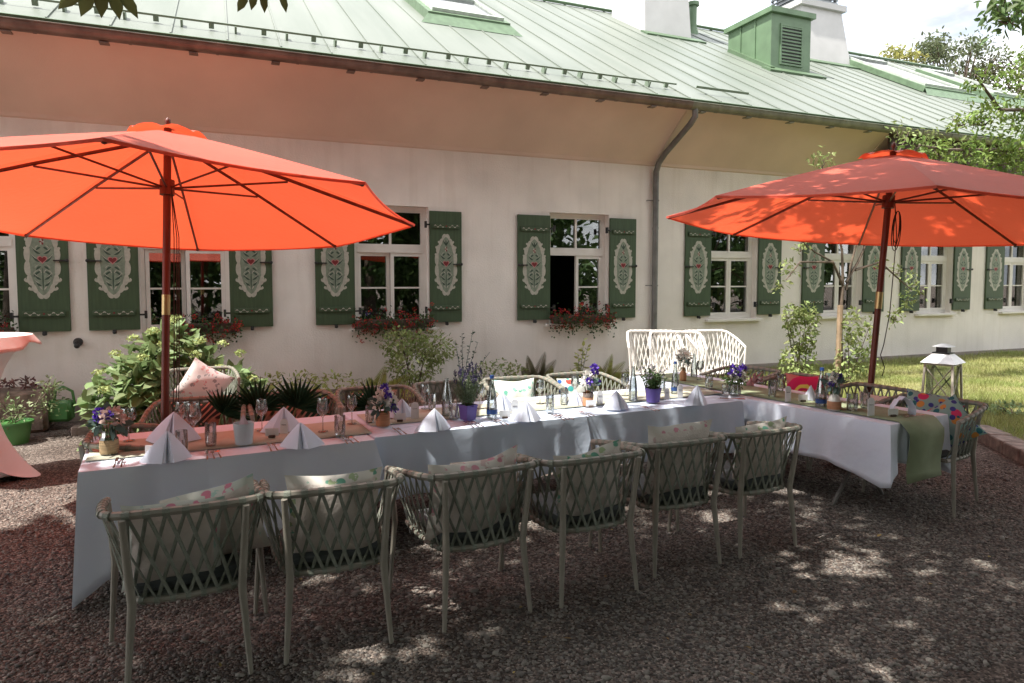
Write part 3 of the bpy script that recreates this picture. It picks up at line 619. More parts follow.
# denser fruit tree at the right edge
fb = []
for (u, v, ru, n) in ((1000, 150, .55, 420), (965, 155, .38, 230), (940, 150, .28, 130), (1030, 110, .6, 420), (985, 115, .35, 200), (960, 120, .22, 80), (975, 85, .16, 50), (985, 70, .12, 30), (1010, 80, .3, 110), (1035, 60, .5, 250), (915, 145, .2, 60), (1060, 150, .8, 500), (1008, 165, .45, 250)):
    p = ony(u, v, 7.6); fb.append((tuple(p), (ru, ru, ru * .8), n))
b0 = (14.9, 7.4, .14)
tree('fruit_tree', 'leafy fruit tree reaching in from the right behind the right parasol', b0, [b0, (14.9, 7.4, 1.5), (14.7, 7.4, 2.6)], [[(14.7, 7.4, 2.5), A(1060, 150, 7.6), A(1005, 150, 7.6), A(950, 150, 7.6), A(915, 145, 7.6)], [(14.7, 7.4, 2.5), A(1050, 110, 7.6), A(1000, 110, 7.6), A(975, 75, 7.6)], [(14.7, 7.4, 2.6), A(1040, 60, 7.6)]], fb, leafm('fruit_leaf', (.24, .32, .08), (.12, .20, .05)), .10, r0=.12)
b1 = (16.5, 4.5, .14)
tree('walnut_tree', 'dark leaved tree with one branch in the top right corner', b1, [b1, (16.5, 4.5, 5), (16.2, 4.8, 7)], [[(16.3, 4.7, 6), A(1060, 0, 7), A(1020, 12, 7)]], [(A(1012, 14, 7), (.5, .3, .28), 90), (A(1040, 5, 7), (.7, .4, .5), 200), (A(1000, 4, 7), (.3, .3, .2), 50), ((16.5, 5, 7.5), (2, 2, 1.6), 1500)], leafm('walnut_leaf', (.12, .19, .06), (.06, .11, .035)), .17, r0=.16)
# trees beyond the roof
def far_tree(label, u, v, y, rr_, m, n, size, shape):
    c = ony(u, v, y); b = (c.x, c.y, 0); bl = []
    for k in range(shape):
        a = random.uniform(0, 6.28); q = random.uniform(.2, 1)
        bl.append(((c.x + rr_ * q * math.cos(a) * 1.1, c.y + rr_ * q * math.sin(a) * .6, c.z + rr_ * random.uniform(-.9, .55)), (rr_ * .35, rr_ * .35, rr_ * .26), n // shape))
    tree('background_tree', label, b, [b, (c.x, c.y, c.z * .6), (c.x + .2, c.y, c.z)], [[(c.x, c.y, c.z * .7), q[0]] for q in bl[::2]], bl, m, size, r0=.3, group='trees beyond the roof', twigs=False)
far_tree('yellow green treetop just above the roof ridge right of the second chimney', 884, 72, 30, 2.2, leafm('lime_leaf', (.34, .33, .10), (.22, .24, .08)), 1500, .3, 12)
far_tree('airy grey green tree rising highest above the roof ridge', 955, 72, 36, 4.0, leafm('willow_leaf', (.16, .19, .10), (.09, .12, .06)), 3600, .32, 26)
far_tree('olive green tree above the roof behind the fruit tree at the right edge', 1026, 95, 34, 4.0, leafm('olive_leaf', (.14, .14, .07), (.09, .09, .05)), 4500, .32, 26)

# big chestnut over the photographer: unseen crown shaped to cast the foreground shade
gaps = [(onz(u, v, 0).x, onz(u, v, 0).y, r) for u, v, r in ((365, 655, .16), (395, 662, .13), (420, 650, .10), (510, 632, .07), (545, 630, .06), (800, 612, .13), (770, 606, .09), (845, 568, .20), (870, 560, .16), (805, 590, .08), (850, 600, .07), (735, 600, .07), (915, 605, .06), (880, 680, .12), (345, 680, .12), (930, 575, .05), (1010, 480, .16), (965, 610, .05), (60, 640, .05), (590, 590, .05), (505, 585, .05), (390, 600, .04), (500, 600, .04), (280, 668, .07))]
def shade_keep(P):
    h = P[:, 2]; gx = P[:, 0] - SUN.x / SUN.z * h; gy = P[:, 1] - SUN.y / SUN.z * h
    e = np.interp(gx, [-9, -1.3, -.9, -.6, 2.9, 3.3, 4.3, 4.8, 9.6, 10.4, 14], [5.9, 5.9, 5.5, 4.42, 4.42, 4.9, 5.1, 6.5, 6.3, 4.8, 4.8]) + .12 * np.sin(gx * 9) + .10 * np.sin(gx * 23)
    k = gy < e
    for x, y, r in gaps: k &= ((gx - x) / 1.5) ** 2 + (gy - y) ** 2 > (.75 * r) ** 2
    k &= ~((gy > 4.0) & (gx > 3.3) & (np.sin(gx * 5.1 + gy * 2.3) * np.sin(gy * 6.7 - gx * 2.1) > .45))
    d = P - np.array([0, 0, 1.8]); z = d @ np.array(Fv); v = 321.6 - 683 * (d @ np.array(Uv)) / np.maximum(z, .01)
    return k & ((z < .3) | (v < -40))
cb = (-5.5, -2.0, 0)
blobs = []
for i in range(330):
    x = random.uniform(-8, 7.8); y = random.uniform(-2.0, 6.6); h = random.uniform(3.9, 7.2) if y < 2 else random.uniform(4.6 + (y - 2) * .45, 8.4); s_ = random.uniform(.7, 1.2)
    blobs.append(((x, y, h), (s_, s_, s_ * .5), 330))
for i in range(170):
    s_ = random.uniform(.9, 1.4); blobs.append(((random.uniform(-10, 10), random.uniform(-10, -1.5), random.uniform(4.5, 8.5)), (s_, s_, s_ * .5), 240))  # more unseen crown behind the camera, added to dim the foreground
ct = [(-5.5, -2, 0), (-5.4, -1.9, 2), (-5.2, -1.6, 4), (-4.8, -1.2, 6)]
cbr = [[(-5.2, -1.6, 3.6), (-3, -.6, 4.6), (-.5, .3, 5.4), (3, 1, 6.2), (6, 2, 6.6)], [(-5.1, -1.5, 4.4), (-4, 1, 5.6), (-3, 3, 6.6)], [(-4.8, -1.2, 5.6), (-1, -2, 7), (3, -2, 7.2)], [(-3, -.6, 4.6), (-1, 1, 4.8), (-.35, 2.2, 4.2), (-.3, 2.8, 3.75)]]
chest = tree('chestnut_tree', 'large chestnut tree over the tables with leaves hanging into the top left corner', cb, ct, cbr, blobs, leafm('chestnut_leaf', (.10, .15, .045), (.05, .09, .03), trans=.3), .19, r0=.28, keep=shade_keep, twigs=False)
# hanging leaves that enter the frame at the top
hl = leafm('chestnut_leaf_lit', (.20, .22, .08), (.12, .14, .05), trans=.3)  # lighter copy of the leaf colour, standing for leaves in the light
for grp, (yy, sz) in (((( 92, -14, (-.9, 1.4)), (100, -16, (.1, 1.6)), (110, -14, (.7, 1.3)), (84, -12, (-1.3, .7)), (117, -12, (1.4, 1.0))), (3.3, .135)), (((246, -6, (-.5, .6)), (262, -8, (.2, .8)), (280, -8, (.5, .8)), (254, -10, (-.2, .8))), (3.6, .10))):
    C = []; D = []
    for u, v, (dx, dz) in grp:
        p = ony(u, v, yy); C.append(np.array(p) - np.array(cb)); D.append((dx * .5, -.1, -dz))
    C = np.array(C); D = np.array(D); npmesh('leaf_cluster', *leaf_mesh(C, D, np.tile([.3, -1, .2], (len(C), 1)), sz, .5, .2, .1), hl, parent=chest)
# unseen trees added behind the photographer for window reflections and to block sky light
for (x, y, r) in ((-9, -12, 4), (2, -15, 5), (11, -11, 4.5), (20, -9, 5)):
    bl = [((x + random.uniform(-r, r), y + random.uniform(-r, r) * .6, 3.0 + random.uniform(-1.6, 5.5)), (1.6, 1.6, 1.3), 130) for k in range(26)]
    tree('unseen_tree', {-9: 'broad tree added unseen behind the camera at the left', 2: 'broad tree added unseen straight behind the camera', 11: 'tree added unseen behind the camera to the right', 20: 'tree added unseen behind the camera at the far right'}[x], (x, y, 0), [(x, y, 0), (x, y, 3), (x + .3, y, 6)], [], bl, MATS['walnut_leaf'], .55, r0=.3, twigs=False)

for i, (x, y, r, lab) in enumerate(((-20, -16, 5.5, 'tall dense unseen tree added to darken window reflections, far left'), (-5, -20, 6, 'tall dense unseen tree added to darken window reflections, left of the middle'), (7, -20, 6, 'tall dense unseen tree added to darken window reflections, right of the middle'), (16, -18, 6, 'tall dense unseen tree added to darken window reflections at the right'), (29, -12, 6, 'tall dense unseen tree added to darken window reflections, farthest right'))):  # denser unseen row added to darken the window reflections
    bl = [((x + random.uniform(-r, r), y + random.uniform(-2.5, 2.5), random.uniform(1, 10)), (1.9, 1.9, 1.6), 90) for k in range(46)]
    tree('unseen_tree', lab, (x, y, 0), [(x, y, 0), (x, y, 4), (x + .3, y, 9)], [], bl, MATS['walnut_leaf'], .8, r0=.3, twigs=False)

# =================================================================== FLOWER BOXES
gr_ = leafm('geranium_leaf', (.07, .12, .04), (.04, .08, .03)); rdp = mat('geranium_red', (.50, .025, .02), .6, .2, 6, island=.35, trans=.2)
def flower_box(x0, x1, label, dens=1):
    t = thing('flower_box', label, 'flower box', ((x0 + x1) / 2, W - .10, ZS), 0, 'red geranium boxes on the window sills'); hw = (x1 - x0) / 2
    b = MB(); b.box((-hw, -.08, 0), (hw, .085, .13), bev=.01); b.build('box', mat('box_dark', (.10, .07, .055), .7), t)
    n = int(900 * hw * dens * 2)
    P = np.stack([rng.uniform(-hw - .04, hw + .04, n), rng.normal(-.06, .07, n), rng.normal(.10, .085, n)], 1); P[:, 2] -= .16 * (rng.random(n) ** 2) * (np.abs(np.sin(P[:, 0] * 7)) + .3)
    P[:, 1] = np.minimum(P[:, 1], .08)
    npmesh('foliage', *leaf_mesh(P, rdir(n), rdir(n, .5), rng.uniform(.025, .05, n), .8, .2), gr_, parent=t)
    q = []; 
    for k in range(int(75 * hw * dens * 2)):
        c = (random.uniform(-hw - .04, hw + .04), random.gauss(-.11, .05), random.gauss(.11, .09) - .1 * random.random() ** 2)
        d = rdir(12); q.append((*leaf_mesh(np.array(c) + d * .016, d, rdir(12), .022, .9, .1), 0))
    V, F, _ = join_np(q); npmesh('blossoms', V, F, rdp, parent=t)
flower_box(-.75, .13, 'geranium box with red blossoms behind the left parasol pole'); flower_box(1.72, 2.85, 'geranium box with sparse dark red blossoms under the third window', .9)
flower_box(4.92, 6.04, 'geranium box with bright red blossoms left of the downpipe'); flower_box(-3.3, -2.45, 'geranium box cut off by the left edge of the photo')

# =================================================================== PARASOLS
def fabric(name, col, tcol, tr):
    m = mat(name, col, .75, .06, 1.5, trans=tr, tcol=tcol, bump=.22, bscale=22, sheen=.15); return m
wood = mat('parasol_wood', (.16, .035, .018), .45, .25, 20, stretch=(1, 1, .1)); brass = mat('brass', (.55, .42, .20), .35, .1, 5, metal=.9); rope_b = mat('dark_cord', (.05, .03, .025), .8)
def parasol(label, c, Rr, zr, ha, ph, tx, ty, fm, cord=0):
    ax = Vector((tx, ty, 1)).normalized(); base = Vector(c) - ax * (zr / ax.z); base.z = 0
    t = thing('parasol', label, 'parasol', base, 0, 'orange red parasols shading the tables')
    t.rotation_euler = Vector((0, 0, 1)).rotation_difference(ax).to_euler()
    zr_ = zr / ax.z; za = zr_ + ha - .11
    tip = [(Rr * math.cos(ph + k * math.pi / 4), Rr * math.sin(ph + k * math.pi / 4)) for k in range(8)]
    def panels(mb, r0, r1, z0, z1, nr=8, na=8, sag=.035, scal=.02, lift=0):
        for k in range(8):
            a0 = ph + k * math.pi / 4; V = []
            for i in range(nr + 1):
                f = i / nr; rad = r0 + (r1 - r0) * f; zz = z0 + (z1 - z0) * (f ** 1.06)
                for j in range(na + 1):
                    g = j / na; p = Vector((math.cos(a0), math.sin(a0), 0)).lerp(Vector((math.cos(a0 + math.pi / 4), math.sin(a0 + math.pi / 4), 0)), g) * rad
                    b = 4 * g * (1 - g); V.append((p.x * (1 - scal * b * f), p.y * (1 - scal * b * f), zz - sag * b * f * (1.15 - f * .6) + lift * b * f + .004 * b * math.sin(11 * f + k * 2) * math.cos(9 * g + k)))
            mb.add(V, [(i * (na + 1) + j, i * (na + 1) + j + 1, (i + 1) * (na + 1) + j + 1, (i + 1) * (na + 1) + j) for i in range(nr) for j in range(na)])
    m = MB(); panels(m, .16, Rr, za, zr_, 14, 10, .05)
    # narrow hem hanging at the rim
    for k in range(8):
        a, b = Vector((*tip[k], zr_)), Vector((*tip[(k + 1) % 8], zr_)); V = []
        for j in range(9):
            g = j / 8; p = a.lerp(b, g) * 1; q = 4 * g * (1 - g); p.x *= 1 - .02 * q; p.y *= 1 - .02 * q; p.z = zr_ - .035 * q * .55; V += [tuple(p), (p.x * .998, p.y * .998, p.z - .02)]
        m.add(V, [(2 * j, 2 * j + 2, 2 * j + 3, 2 * j + 1) for j in range(8)])
    m.build('canopy', fm, t, sharp=25)
    v = MB(); panels(v, .02, .30, za + .07, za - .005, 5, 6, .0, .02, .035); v.build('vent_flap', fm, t, sharp=25)
    for k in range(8):
        r = MB(); p0 = Vector((tip[k][0] * .03, tip[k][1] * .03, za - .03)); p1 = Vector((tip[k][0] * .985, tip[k][1] * .985, zr_ - .012)); mid = p0.lerp(p1, .45); mid.z = za + (zr_ - za) * (.45 ** 1.06) - .022
        r.tube([p0, mid, p1], .0105, 6, flat=1.4); r.ball(p1, .018, n=5); r.build('rib', wood, t)
        s_ = MB(); s_.tube([(tip[k][0] * .025, tip[k][1] * .025, zr_ + .20), mid - Vector((0, 0, .02))], .009, 6); s_.build('strut', wood, t)
    h = MB(); h.tube([(0, 0, zr_ + .14), (0, 0, zr_ + .26)], .055, 12); h.build('runner_hub', wood, t)
    h = MB(); h.tube([(0, 0, za - .08), (0, 0, za + .0)], .055, 12); h.build('top_hub', wood, t)
    p = MB(); p.tube([(0, 0, 0), (0, 0, za + .07)], .029, 14); p.build('pole', wood, t)
    zf = 1.62; p = MB(); p.tube([(0, 0, zf - .08), (0, 0, zf + .08)], .032, 14); p.build('ferrule', brass, t)
    f = MB(); f.tube([(0, 0, za + .07), (0, 0, za + .10), (0, 0, za + .115), (0, 0, za + .14), (0, 0, za + .16)], [.012, .012, .022, .02, .002], 10); f.build('finial', wood, t)
    cd = MB()
    if cord:
        for r_, zz in ((.10, .38), (.08, .30), (.06, .34)):
            cd.tube([(.08 + r_ * .6 * math.sin(q), -.05, zr_ + .12 - zz / 2 + zz / 2 * math.cos(q)) for q in [k * 2 * math.pi / 18 for k in range(19)]], .004, 5)
        cd.tube([(.05, -.03, zr_ + .2), (.09, -.05, zr_ - .1), (.10, -.05, 1.5), (.06, -.05, 1.2), (.03, -.05, 1.1), (.10, -.05, .98), (.08, -.05, .9)], .0045, 5)
    else:
        for dx in (.055, .075, .09): cd.tube([(.03, -.04, zr_ + .2), (dx, -.04, zr_ - .2), (dx + .01, -.04, 1.0), (dx, -.04, .75)], .004, 5)
    cd.build('cord', rope_b, t); 
    b = MB(); b.lathe([(.001, .0), (.26, .0), (.27, .03), (.25, .06), (.06, .08), (.045, .35), (.001, .35)], 20); b.build('base', mat('stone_base', (.2, .19, .18), .9), t)
    return t
fabL = fabric('parasol_fabric', (.84, .15, .09), (.93, .12, .045), .36)
parasol('wide open orange red parasol behind the left end of the long table', (-.431, 6.12, 2.345), 1.99, 2.345, .72, -.077, .028, .10, fabL)
parasol('tilted open red parasol at the right with its cord looped round the pole', (5.823, 4.688, 2.353), 2.078, 2.353, .72, -.754, .075, -.012, fabL, 1)

# =================================================================== TABLES
cl = [mat('cloth_white', (.74, .80, .94), .8, .03, 3, bump=.5, bscale=5), mat('cloth_blue_grey', (.66, .75, .90), .8, .03, 3, bump=.5, bscale=5)]
steel = mat('dark_steel', (.20, .19, .175), .45, .1, 5, metal=.5); ttop = mat('table_top', (.4, .33, .26), .6)
ZT_ = .75
def table(label, o, ang, ln, wd, clabel, m, drops, seed=1, zt=ZT_):
    t = thing('folding_table', label, 'table', (o[0], o[1], 0), ang, 'folding tables set end to end')
    b = MB(); b.box((.01, .01, zt - .035), (ln - .01, wd - .01, zt - .004), bev=.004); b.build('tabletop', ttop, t)
    if wd > ln:
        for y in (.45, wd - .45):
            for s_ in (0, 1):
                l_ = MB(); xa, xb = (.06, ln - .06) if s_ else (ln - .06, .06); l_.tube([(xa, y + s_ * .03, 0), (xb, y + s_ * .03, zt - .036)], .016, 8); l_.build('leg', steel, t)
    for x in (() if wd > ln else (.25, ln - .25)):
        for s_ in (0, 1):
            l_ = MB(); ya, yb2 = (.12, wd - .12) if s_ else (wd - .12, .12); l_.tube([(x + s_ * .03, ya, 0), (x + s_ * .03, yb2, zt - .036)], .014, 8); l_.build('leg', steel, t)
    l_ = MB(); l_.tube([(ln / 2, .45, .3), (ln / 2, wd - .45, .3)] if wd > ln else [(.25, wd * .35, .25), (ln - .25, wd * .35, .25)], .009, 6); l_.build('stretcher', steel, t)
    # cloth: flat top, and a skirt with folds; the corners hang lower
    rd_ = random.Random(seed); e = .012; per = []; nn = 44
    for (a, b_, nrm) in (((-e, -e), (ln + e, -e), (0, -1)), ((ln + e, -e), (ln + e, wd + e), (1, 0)), ((ln + e, wd + e), (-e, wd + e), (0, 1)), ((-e, wd + e), (-e, -e), (-1, 0))):
        side = len(per) // nn
        for k in range(nn):
            f = k / nn; per.append((a[0] + (b_[0] - a[0]) * f, a[1] + (b_[1] - a[1]) * f, nrm, side, f))
    m_ = len(per); rings = 10; V = [(ln / 2, wd / 2, zt)]
    def ringv(i):
        out = []
        for k, (x, y, nr, side, f) in enumerate(per):
            d0, d1 = drops[side], drops[(side + 1) % 4]; dp_ = drops[(side - 1) % 4]; g = i / rings
            cz = max(0, 1 - f / .16) if f < .5 else max(0, 1 - (1 - f) / .16)
            other = dp_ if f < .5 else d1
            drop = d0 * (1 + .035 * math.sin(f * 13 + seed * 3)) + cz ** 1.2 * max(.0, min(other, .42)) * .42
            nx, ny = nr
            if f < .16: pn = per[k - 1 - int(f * nn)][2]; q = .5 * (1 - f / .16); nx, ny = nr[0] * (1 - q) + pn[0] * q, nr[1] * (1 - q) + pn[1] * q
            if f > .84: pn = per[(k + nn - int(f * nn)) % m_][2]; q = .5 * (1 - (1 - f) / .16); nx, ny = nr[0] * (1 - q) + pn[0] * q, nr[1] * (1 - q) + pn[1] * q
            wv = .026 * math.sin(f * 17 + seed + side) + .014 * math.sin(f * 41 + seed * 2) + .008 * math.sin(f * 73 + seed) + .05 * cz
            wv += .006 * (1 if int(f * 9 + seed) % 2 else -1) * (.3 < f < .97)
            out.append((x + nx * (wv * g + .004 * (g > 0)), y + ny * (wv * g + .004 * (g > 0)), zt - (.004 if i == 0 else 0) - drop * g if i else zt))
        return out
    for i in range(rings + 1): V += ringv(i)
    F = [(0, 1 + k, 1 + (k + 1) % m_) for k in range(m_)]
    for i in range(rings):
        for k in range(m_): a = 1 + i * m_ + k; b_ = 1 + i * m_ + (k + 1) % m_; F.append((a, a + m_, b_ + m_, b_))
    c = MB(); c.add(V, F); c = c.build('tablecloth', m, sharp=60); so = c.modifiers.new('thick', 'SOLIDIFY'); so.thickness = .0015; so.offset = -1
    c.location = (o[0], o[1], 0); c.rotation_euler = (0, 0, ang); tag(c, clabel, 'tablecloth')
    return t
A1, A2, A3 = R(5.2), R(3.3), R(8.2)
table('leftmost folding table of the long row', (-.77, 4.34), A1, 1.64, .95, 'pale lilac white tablecloth on the leftmost table', cl[0], (.56, .02, .3, .58), 1)
table('middle folding table of the long row', (.90, 4.54), A2, 1.64, .95, 'bluish white tablecloth on the middle table', cl[1], (.42, .02, .3, .02), 2, ZT_ + .003)
table('third folding table of the long row touching the cross table', (2.545, 4.635), A2, 1.60, .95, 'bluish white tablecloth on the third table, next to the cross table', cl[1], (.42, .02, .3, .02), 5)
table('folding table set crosswise at the right end of the row', (4.45, 3.50), A3, .76, 2.9, 'white tablecloth with long hanging corners on the crosswise table', cl[0], (.30, .36, .3, .38), 8, ZT_ + .002)
def runner(label, a, b, wd, m, hang=0, z=ZT_ + .008):
    a, b = Vector((*a, 0)), Vector((*b, 0)); d = (b - a).normalized(); q = Vector((-d.y, d.x, 0)); V = []; n = 40; pts = []
    for k in range(n + 1): p = a.lerp(b, k / n); pts.append((p, z + .001 * math.sin(k * 1.3)))
    if hang:
        pts[-1] = (b, z - .001); pts += [(b + d * .012, z - .008), (b + d * .03, z - .02)] + [(b + d * (.078 + .01 * math.sin(k * .8)), z - .03 - hang * k / 8) for k in range(1, 9)]
    for p, zz in pts: V += [tuple(p + q * wd / 2 + Vector((0, 0, zz))), tuple(p - q * wd / 2 + Vector((0, 0, zz)))]
    m_ = MB(); m_.add(V, [(2 * i + 1, 2 * i + 3, 2 * i + 2, 2 * i) for i in range(len(pts) - 1)]); o = m_.build('table_runner', m); so = o.modifiers.new('thick', 'SOLIDIFY'); so.thickness = .002; so.offset = 0
    return tag(o, label, 'table runner', 'linen runners down the tables')
rs1 = mat('runner_sage', (.50, .50, .40), .9, .06, 8, bump=.2, bscale=250); rs2 = mat('runner_olive', (.26, .31, .19), .9, .06, 8, bump=.2, bscale=250)
runner('grey green runner along the left table under the parasol', (-.80, 4.80), (.88, 4.90), .50, rs1, z=ZT_ + .008)
runner('grey green runner along the middle and third tables', (.92, 5.10), (4.22, 5.28), .46, rs1, z=ZT_ + .011)
dr = Vector((math.sin(A3) * -1, math.cos(A3), 0)); dw = Vector((math.cos(A3), math.sin(A3), 0)); c0 = Vector((4.45, 3.5, 0)) + dw * .345
runner('olive green runner hanging far over the near end of the crosswise table', tuple((c0 + dr * 2.85)[:2]), tuple((c0 - dr * .0)[:2]), .47, rs2, hang=.42, z=ZT_ + .012)

# =================================================================== CHAIRS
taupe = mat('chair_frame', (.28, .26, .215), .5, .08, 8); ropem = mat('chair_rope', (.23, .25, .205), .8, .12, 40, bump=.4, bscale=200); seatm = mat('seat_pad_grey', (.075, .085, .085), .95, .1, 20, bump=.2, bscale=200)
whitef = mat('chair_white', (.80, .78, .74), .5, .04, 8)
def ucurve(wb_, wf, yb2, yf, zb, zf, n, r=.10):
    # open U seen from above: left front -> back -> right front
    pts = [Vector((-wf, yf, 0)), Vector((-(wf + wb_) / 2 - .01, (yf + yb2) / 2 + r * .2, 0)), Vector((-wb_, yb2 + r, 0))]
    for k in range(1, 6): a = math.pi + k * math.pi / 12; pts.append(Vector((-wb_ + r + r * math.cos(a), yb2 + r + r * math.sin(a), 0)))
    pts.append(Vector((-wb_ + r, yb2 - .0, 0))); pts.append(Vector((0, yb2 - .012, 0)))
    pts = pts + [Vector((-p.x, p.y, 0)) for p in pts[-2::-1]]
    L_ = [0]
    for i in range(1, len(pts)): L_.append(L_[-1] + (pts[i] - pts[i - 1]).length)
    out = []
    for k in range(n + 1):
        d = L_[-1] * k / n; i = min(max(1, next((j for j in range(1, len(L_)) if L_[j] >= d - 1e-9), len(L_) - 1)), len(L_) - 1)
        f = (d - L_[i - 1]) / (L_[i] - L_[i - 1]); p = pts[i - 1].lerp(pts[i], f); g = (p.y - yb2) / (yf - yb2); p.z = zb + (zf - zb) * max(0, g) ** 1.3; out.append(p)
    return out
def make_chair(name, label, frame, rope, zb=.805, zf=.725, pad=True, wide=1.):
    t = thing(name, label, 'chair'); n = 22
    top = ucurve(.33 * wide, .36 * wide, -.29, .26, zb, zf, n); bot = ucurve(.245 * wide, .27 * wide, -.245, .24, .40, .41, n, .12)
    m = MB(); m.tube(top, .019, 8); m.build('rail', frame, t)
    m = MB(); m.tube([(-.27 * wide, .24, .41)] + bot[1:-1] + [(.27 * wide, .24, .41)], .015, 8); m.tube([(-.27 * wide, .24, .41), (.27 * wide, .24, .41)], .015, 8); m.build('seat_frame', frame, t)
    for sx in (-1, 1):
        m = MB(); m.tube([(sx * .36 * wide, .26, zf + .01), (sx * .335 * wide, .265, .42), (sx * .365 * wide, .285, 0)], [.015, .0175, .0115], 9); m.build('leg', frame, t)
        m = MB(); m.tube([(sx * .245 * wide, -.312, zb - .012), (sx * .222 * wide, -.262, .40), (sx * .25 * wide, -.30, 0)], [.015, .019, .0115], 9); m.build('leg', frame, t)
    wv = MB()
    for i in range(n + 1):
        for s_ in (-2, 2):
            j = i + s_
            if 0 <= j <= n:
                a, b = top[i], bot[j]; tg = (top[min(i + 1, n)] - top[max(i - 1, 0)]).normalized(); nr_ = Vector((tg.y, -tg.x, 0)) * (.004 if s_ > 0 else -.004)
                wv.tube([a + nr_, a.lerp(b, .5) + nr_ * 1.4, b + nr_], .0036, 6, flat=2.3, up=tg, cap=False)
        if 0 < i < n:
            p = top[i]; tg = (top[i + 1] - top[i - 1]).normalized(); wv.tube([p - tg * .015, p + tg * .015], .0213, 8); p = bot[i]; tg = (bot[i + 1] - bot[i - 1]).normalized(); wv.tube([p - tg * .011, p + tg * .011], .019, 8)
    wv.build('rope_weave', rope, t)
    m = MB(); m.add([tuple(p + Vector((0, 0, -.005))) for p in bot], [tuple(range(len(bot)))]); m.build('seat_base', rope, t)
    if pad:
        m = MB(); m.box((-.235 * wide, -.20, .415), (.235 * wide, .25, .475), bev=.02); m.build('seat_pad', seatm, t)
    return t
chair = make_chair('rope_chair', 'x', taupe, ropem)
front = [((-.20, 3.555), 2, 'woven rope chair nearest the camera at the left end of the front row'), ((.465, 3.58), 0, 'second woven rope chair from the left in the front row, palm cushion'), ((1.215, 3.59), 4, 'third woven rope chair from the left in the front row, pink flower cushion'),
         ((1.90, 3.59), 2, 'fourth woven rope chair from the left in the front row, green edged cushion'), ((2.60, 3.71), 1, 'fifth woven rope chair from the left in the front row, plain beige cushion'), ((3.27, 3.75), 3, 'sixth woven rope chair of the front row, beside the crosswise table')]
north = [((-.25, 6.02), 176, 'rope chair behind the left table with the striped cushion, in orange light'), ((.50, 6.02), 184, 'rope chair behind the left table with the first palm leaf cushion'), ((1.22, 6.05), 178, 'rope chair behind the left table end with the darker palm leaf cushion'),
         ((1.95, 6.12), 180, 'rope chair hidden behind the lavender pot on the far side'), ((2.66, 6.15), 177, 'rope chair on the far side with the white and mint cushion'), ((3.40, 6.20), 182, 'rope chair on the far side with the red and blue spotted cushion')]
extra = [((-.28, 8.22), 184, 'rope chair set back near the hydrangea with the white flamingo cushion')]
side = [((-.54, 5.08), -90, 'rope chair at the left head of the long table'), ((5.30, 3.82), 98, 'rope chair at the right beside the crosswise table with the multicolour cushion'), ((5.38, 4.47), 94, 'rope chair beside the crosswise table left of the parasol pole'), ((5.35, 5.25), 94, 'rope chair beside the crosswise table with the red flower cushion'), ((5.28, 6.02), 98, 'rope chair at the far east corner of the crosswise table, no cushion')]
chairs = []; first = True
for (x, y), a, lab in front + north + side + extra:
    o = chair if first else dup(chair); first = False; o.location = (x, y, 0); o.rotation_euler = (0, 0, R(a)); o['label'] = lab; o['group'] = 'woven rope armchairs around the tables'; chairs.append(o)
wc = make_chair('lattice_chair', 'white lattice garden chair left of the two beyond the crosswise table', whitef, whitef, zb=1.02, zf=.80, pad=False, wide=1.12)
wc['group'] = 'white lattice garden chairs'; wc.location = (6.18, 8.45, 0); wc.rotation_euler = (0, 0, R(150))
dup(wc, (5.98, 8.75, 0), R(155), 'white lattice garden chair mostly hidden behind the left one'); dup(wc, (6.85, 8.45, 0), R(172), 'white lattice garden chair right of the other two, in full sun')

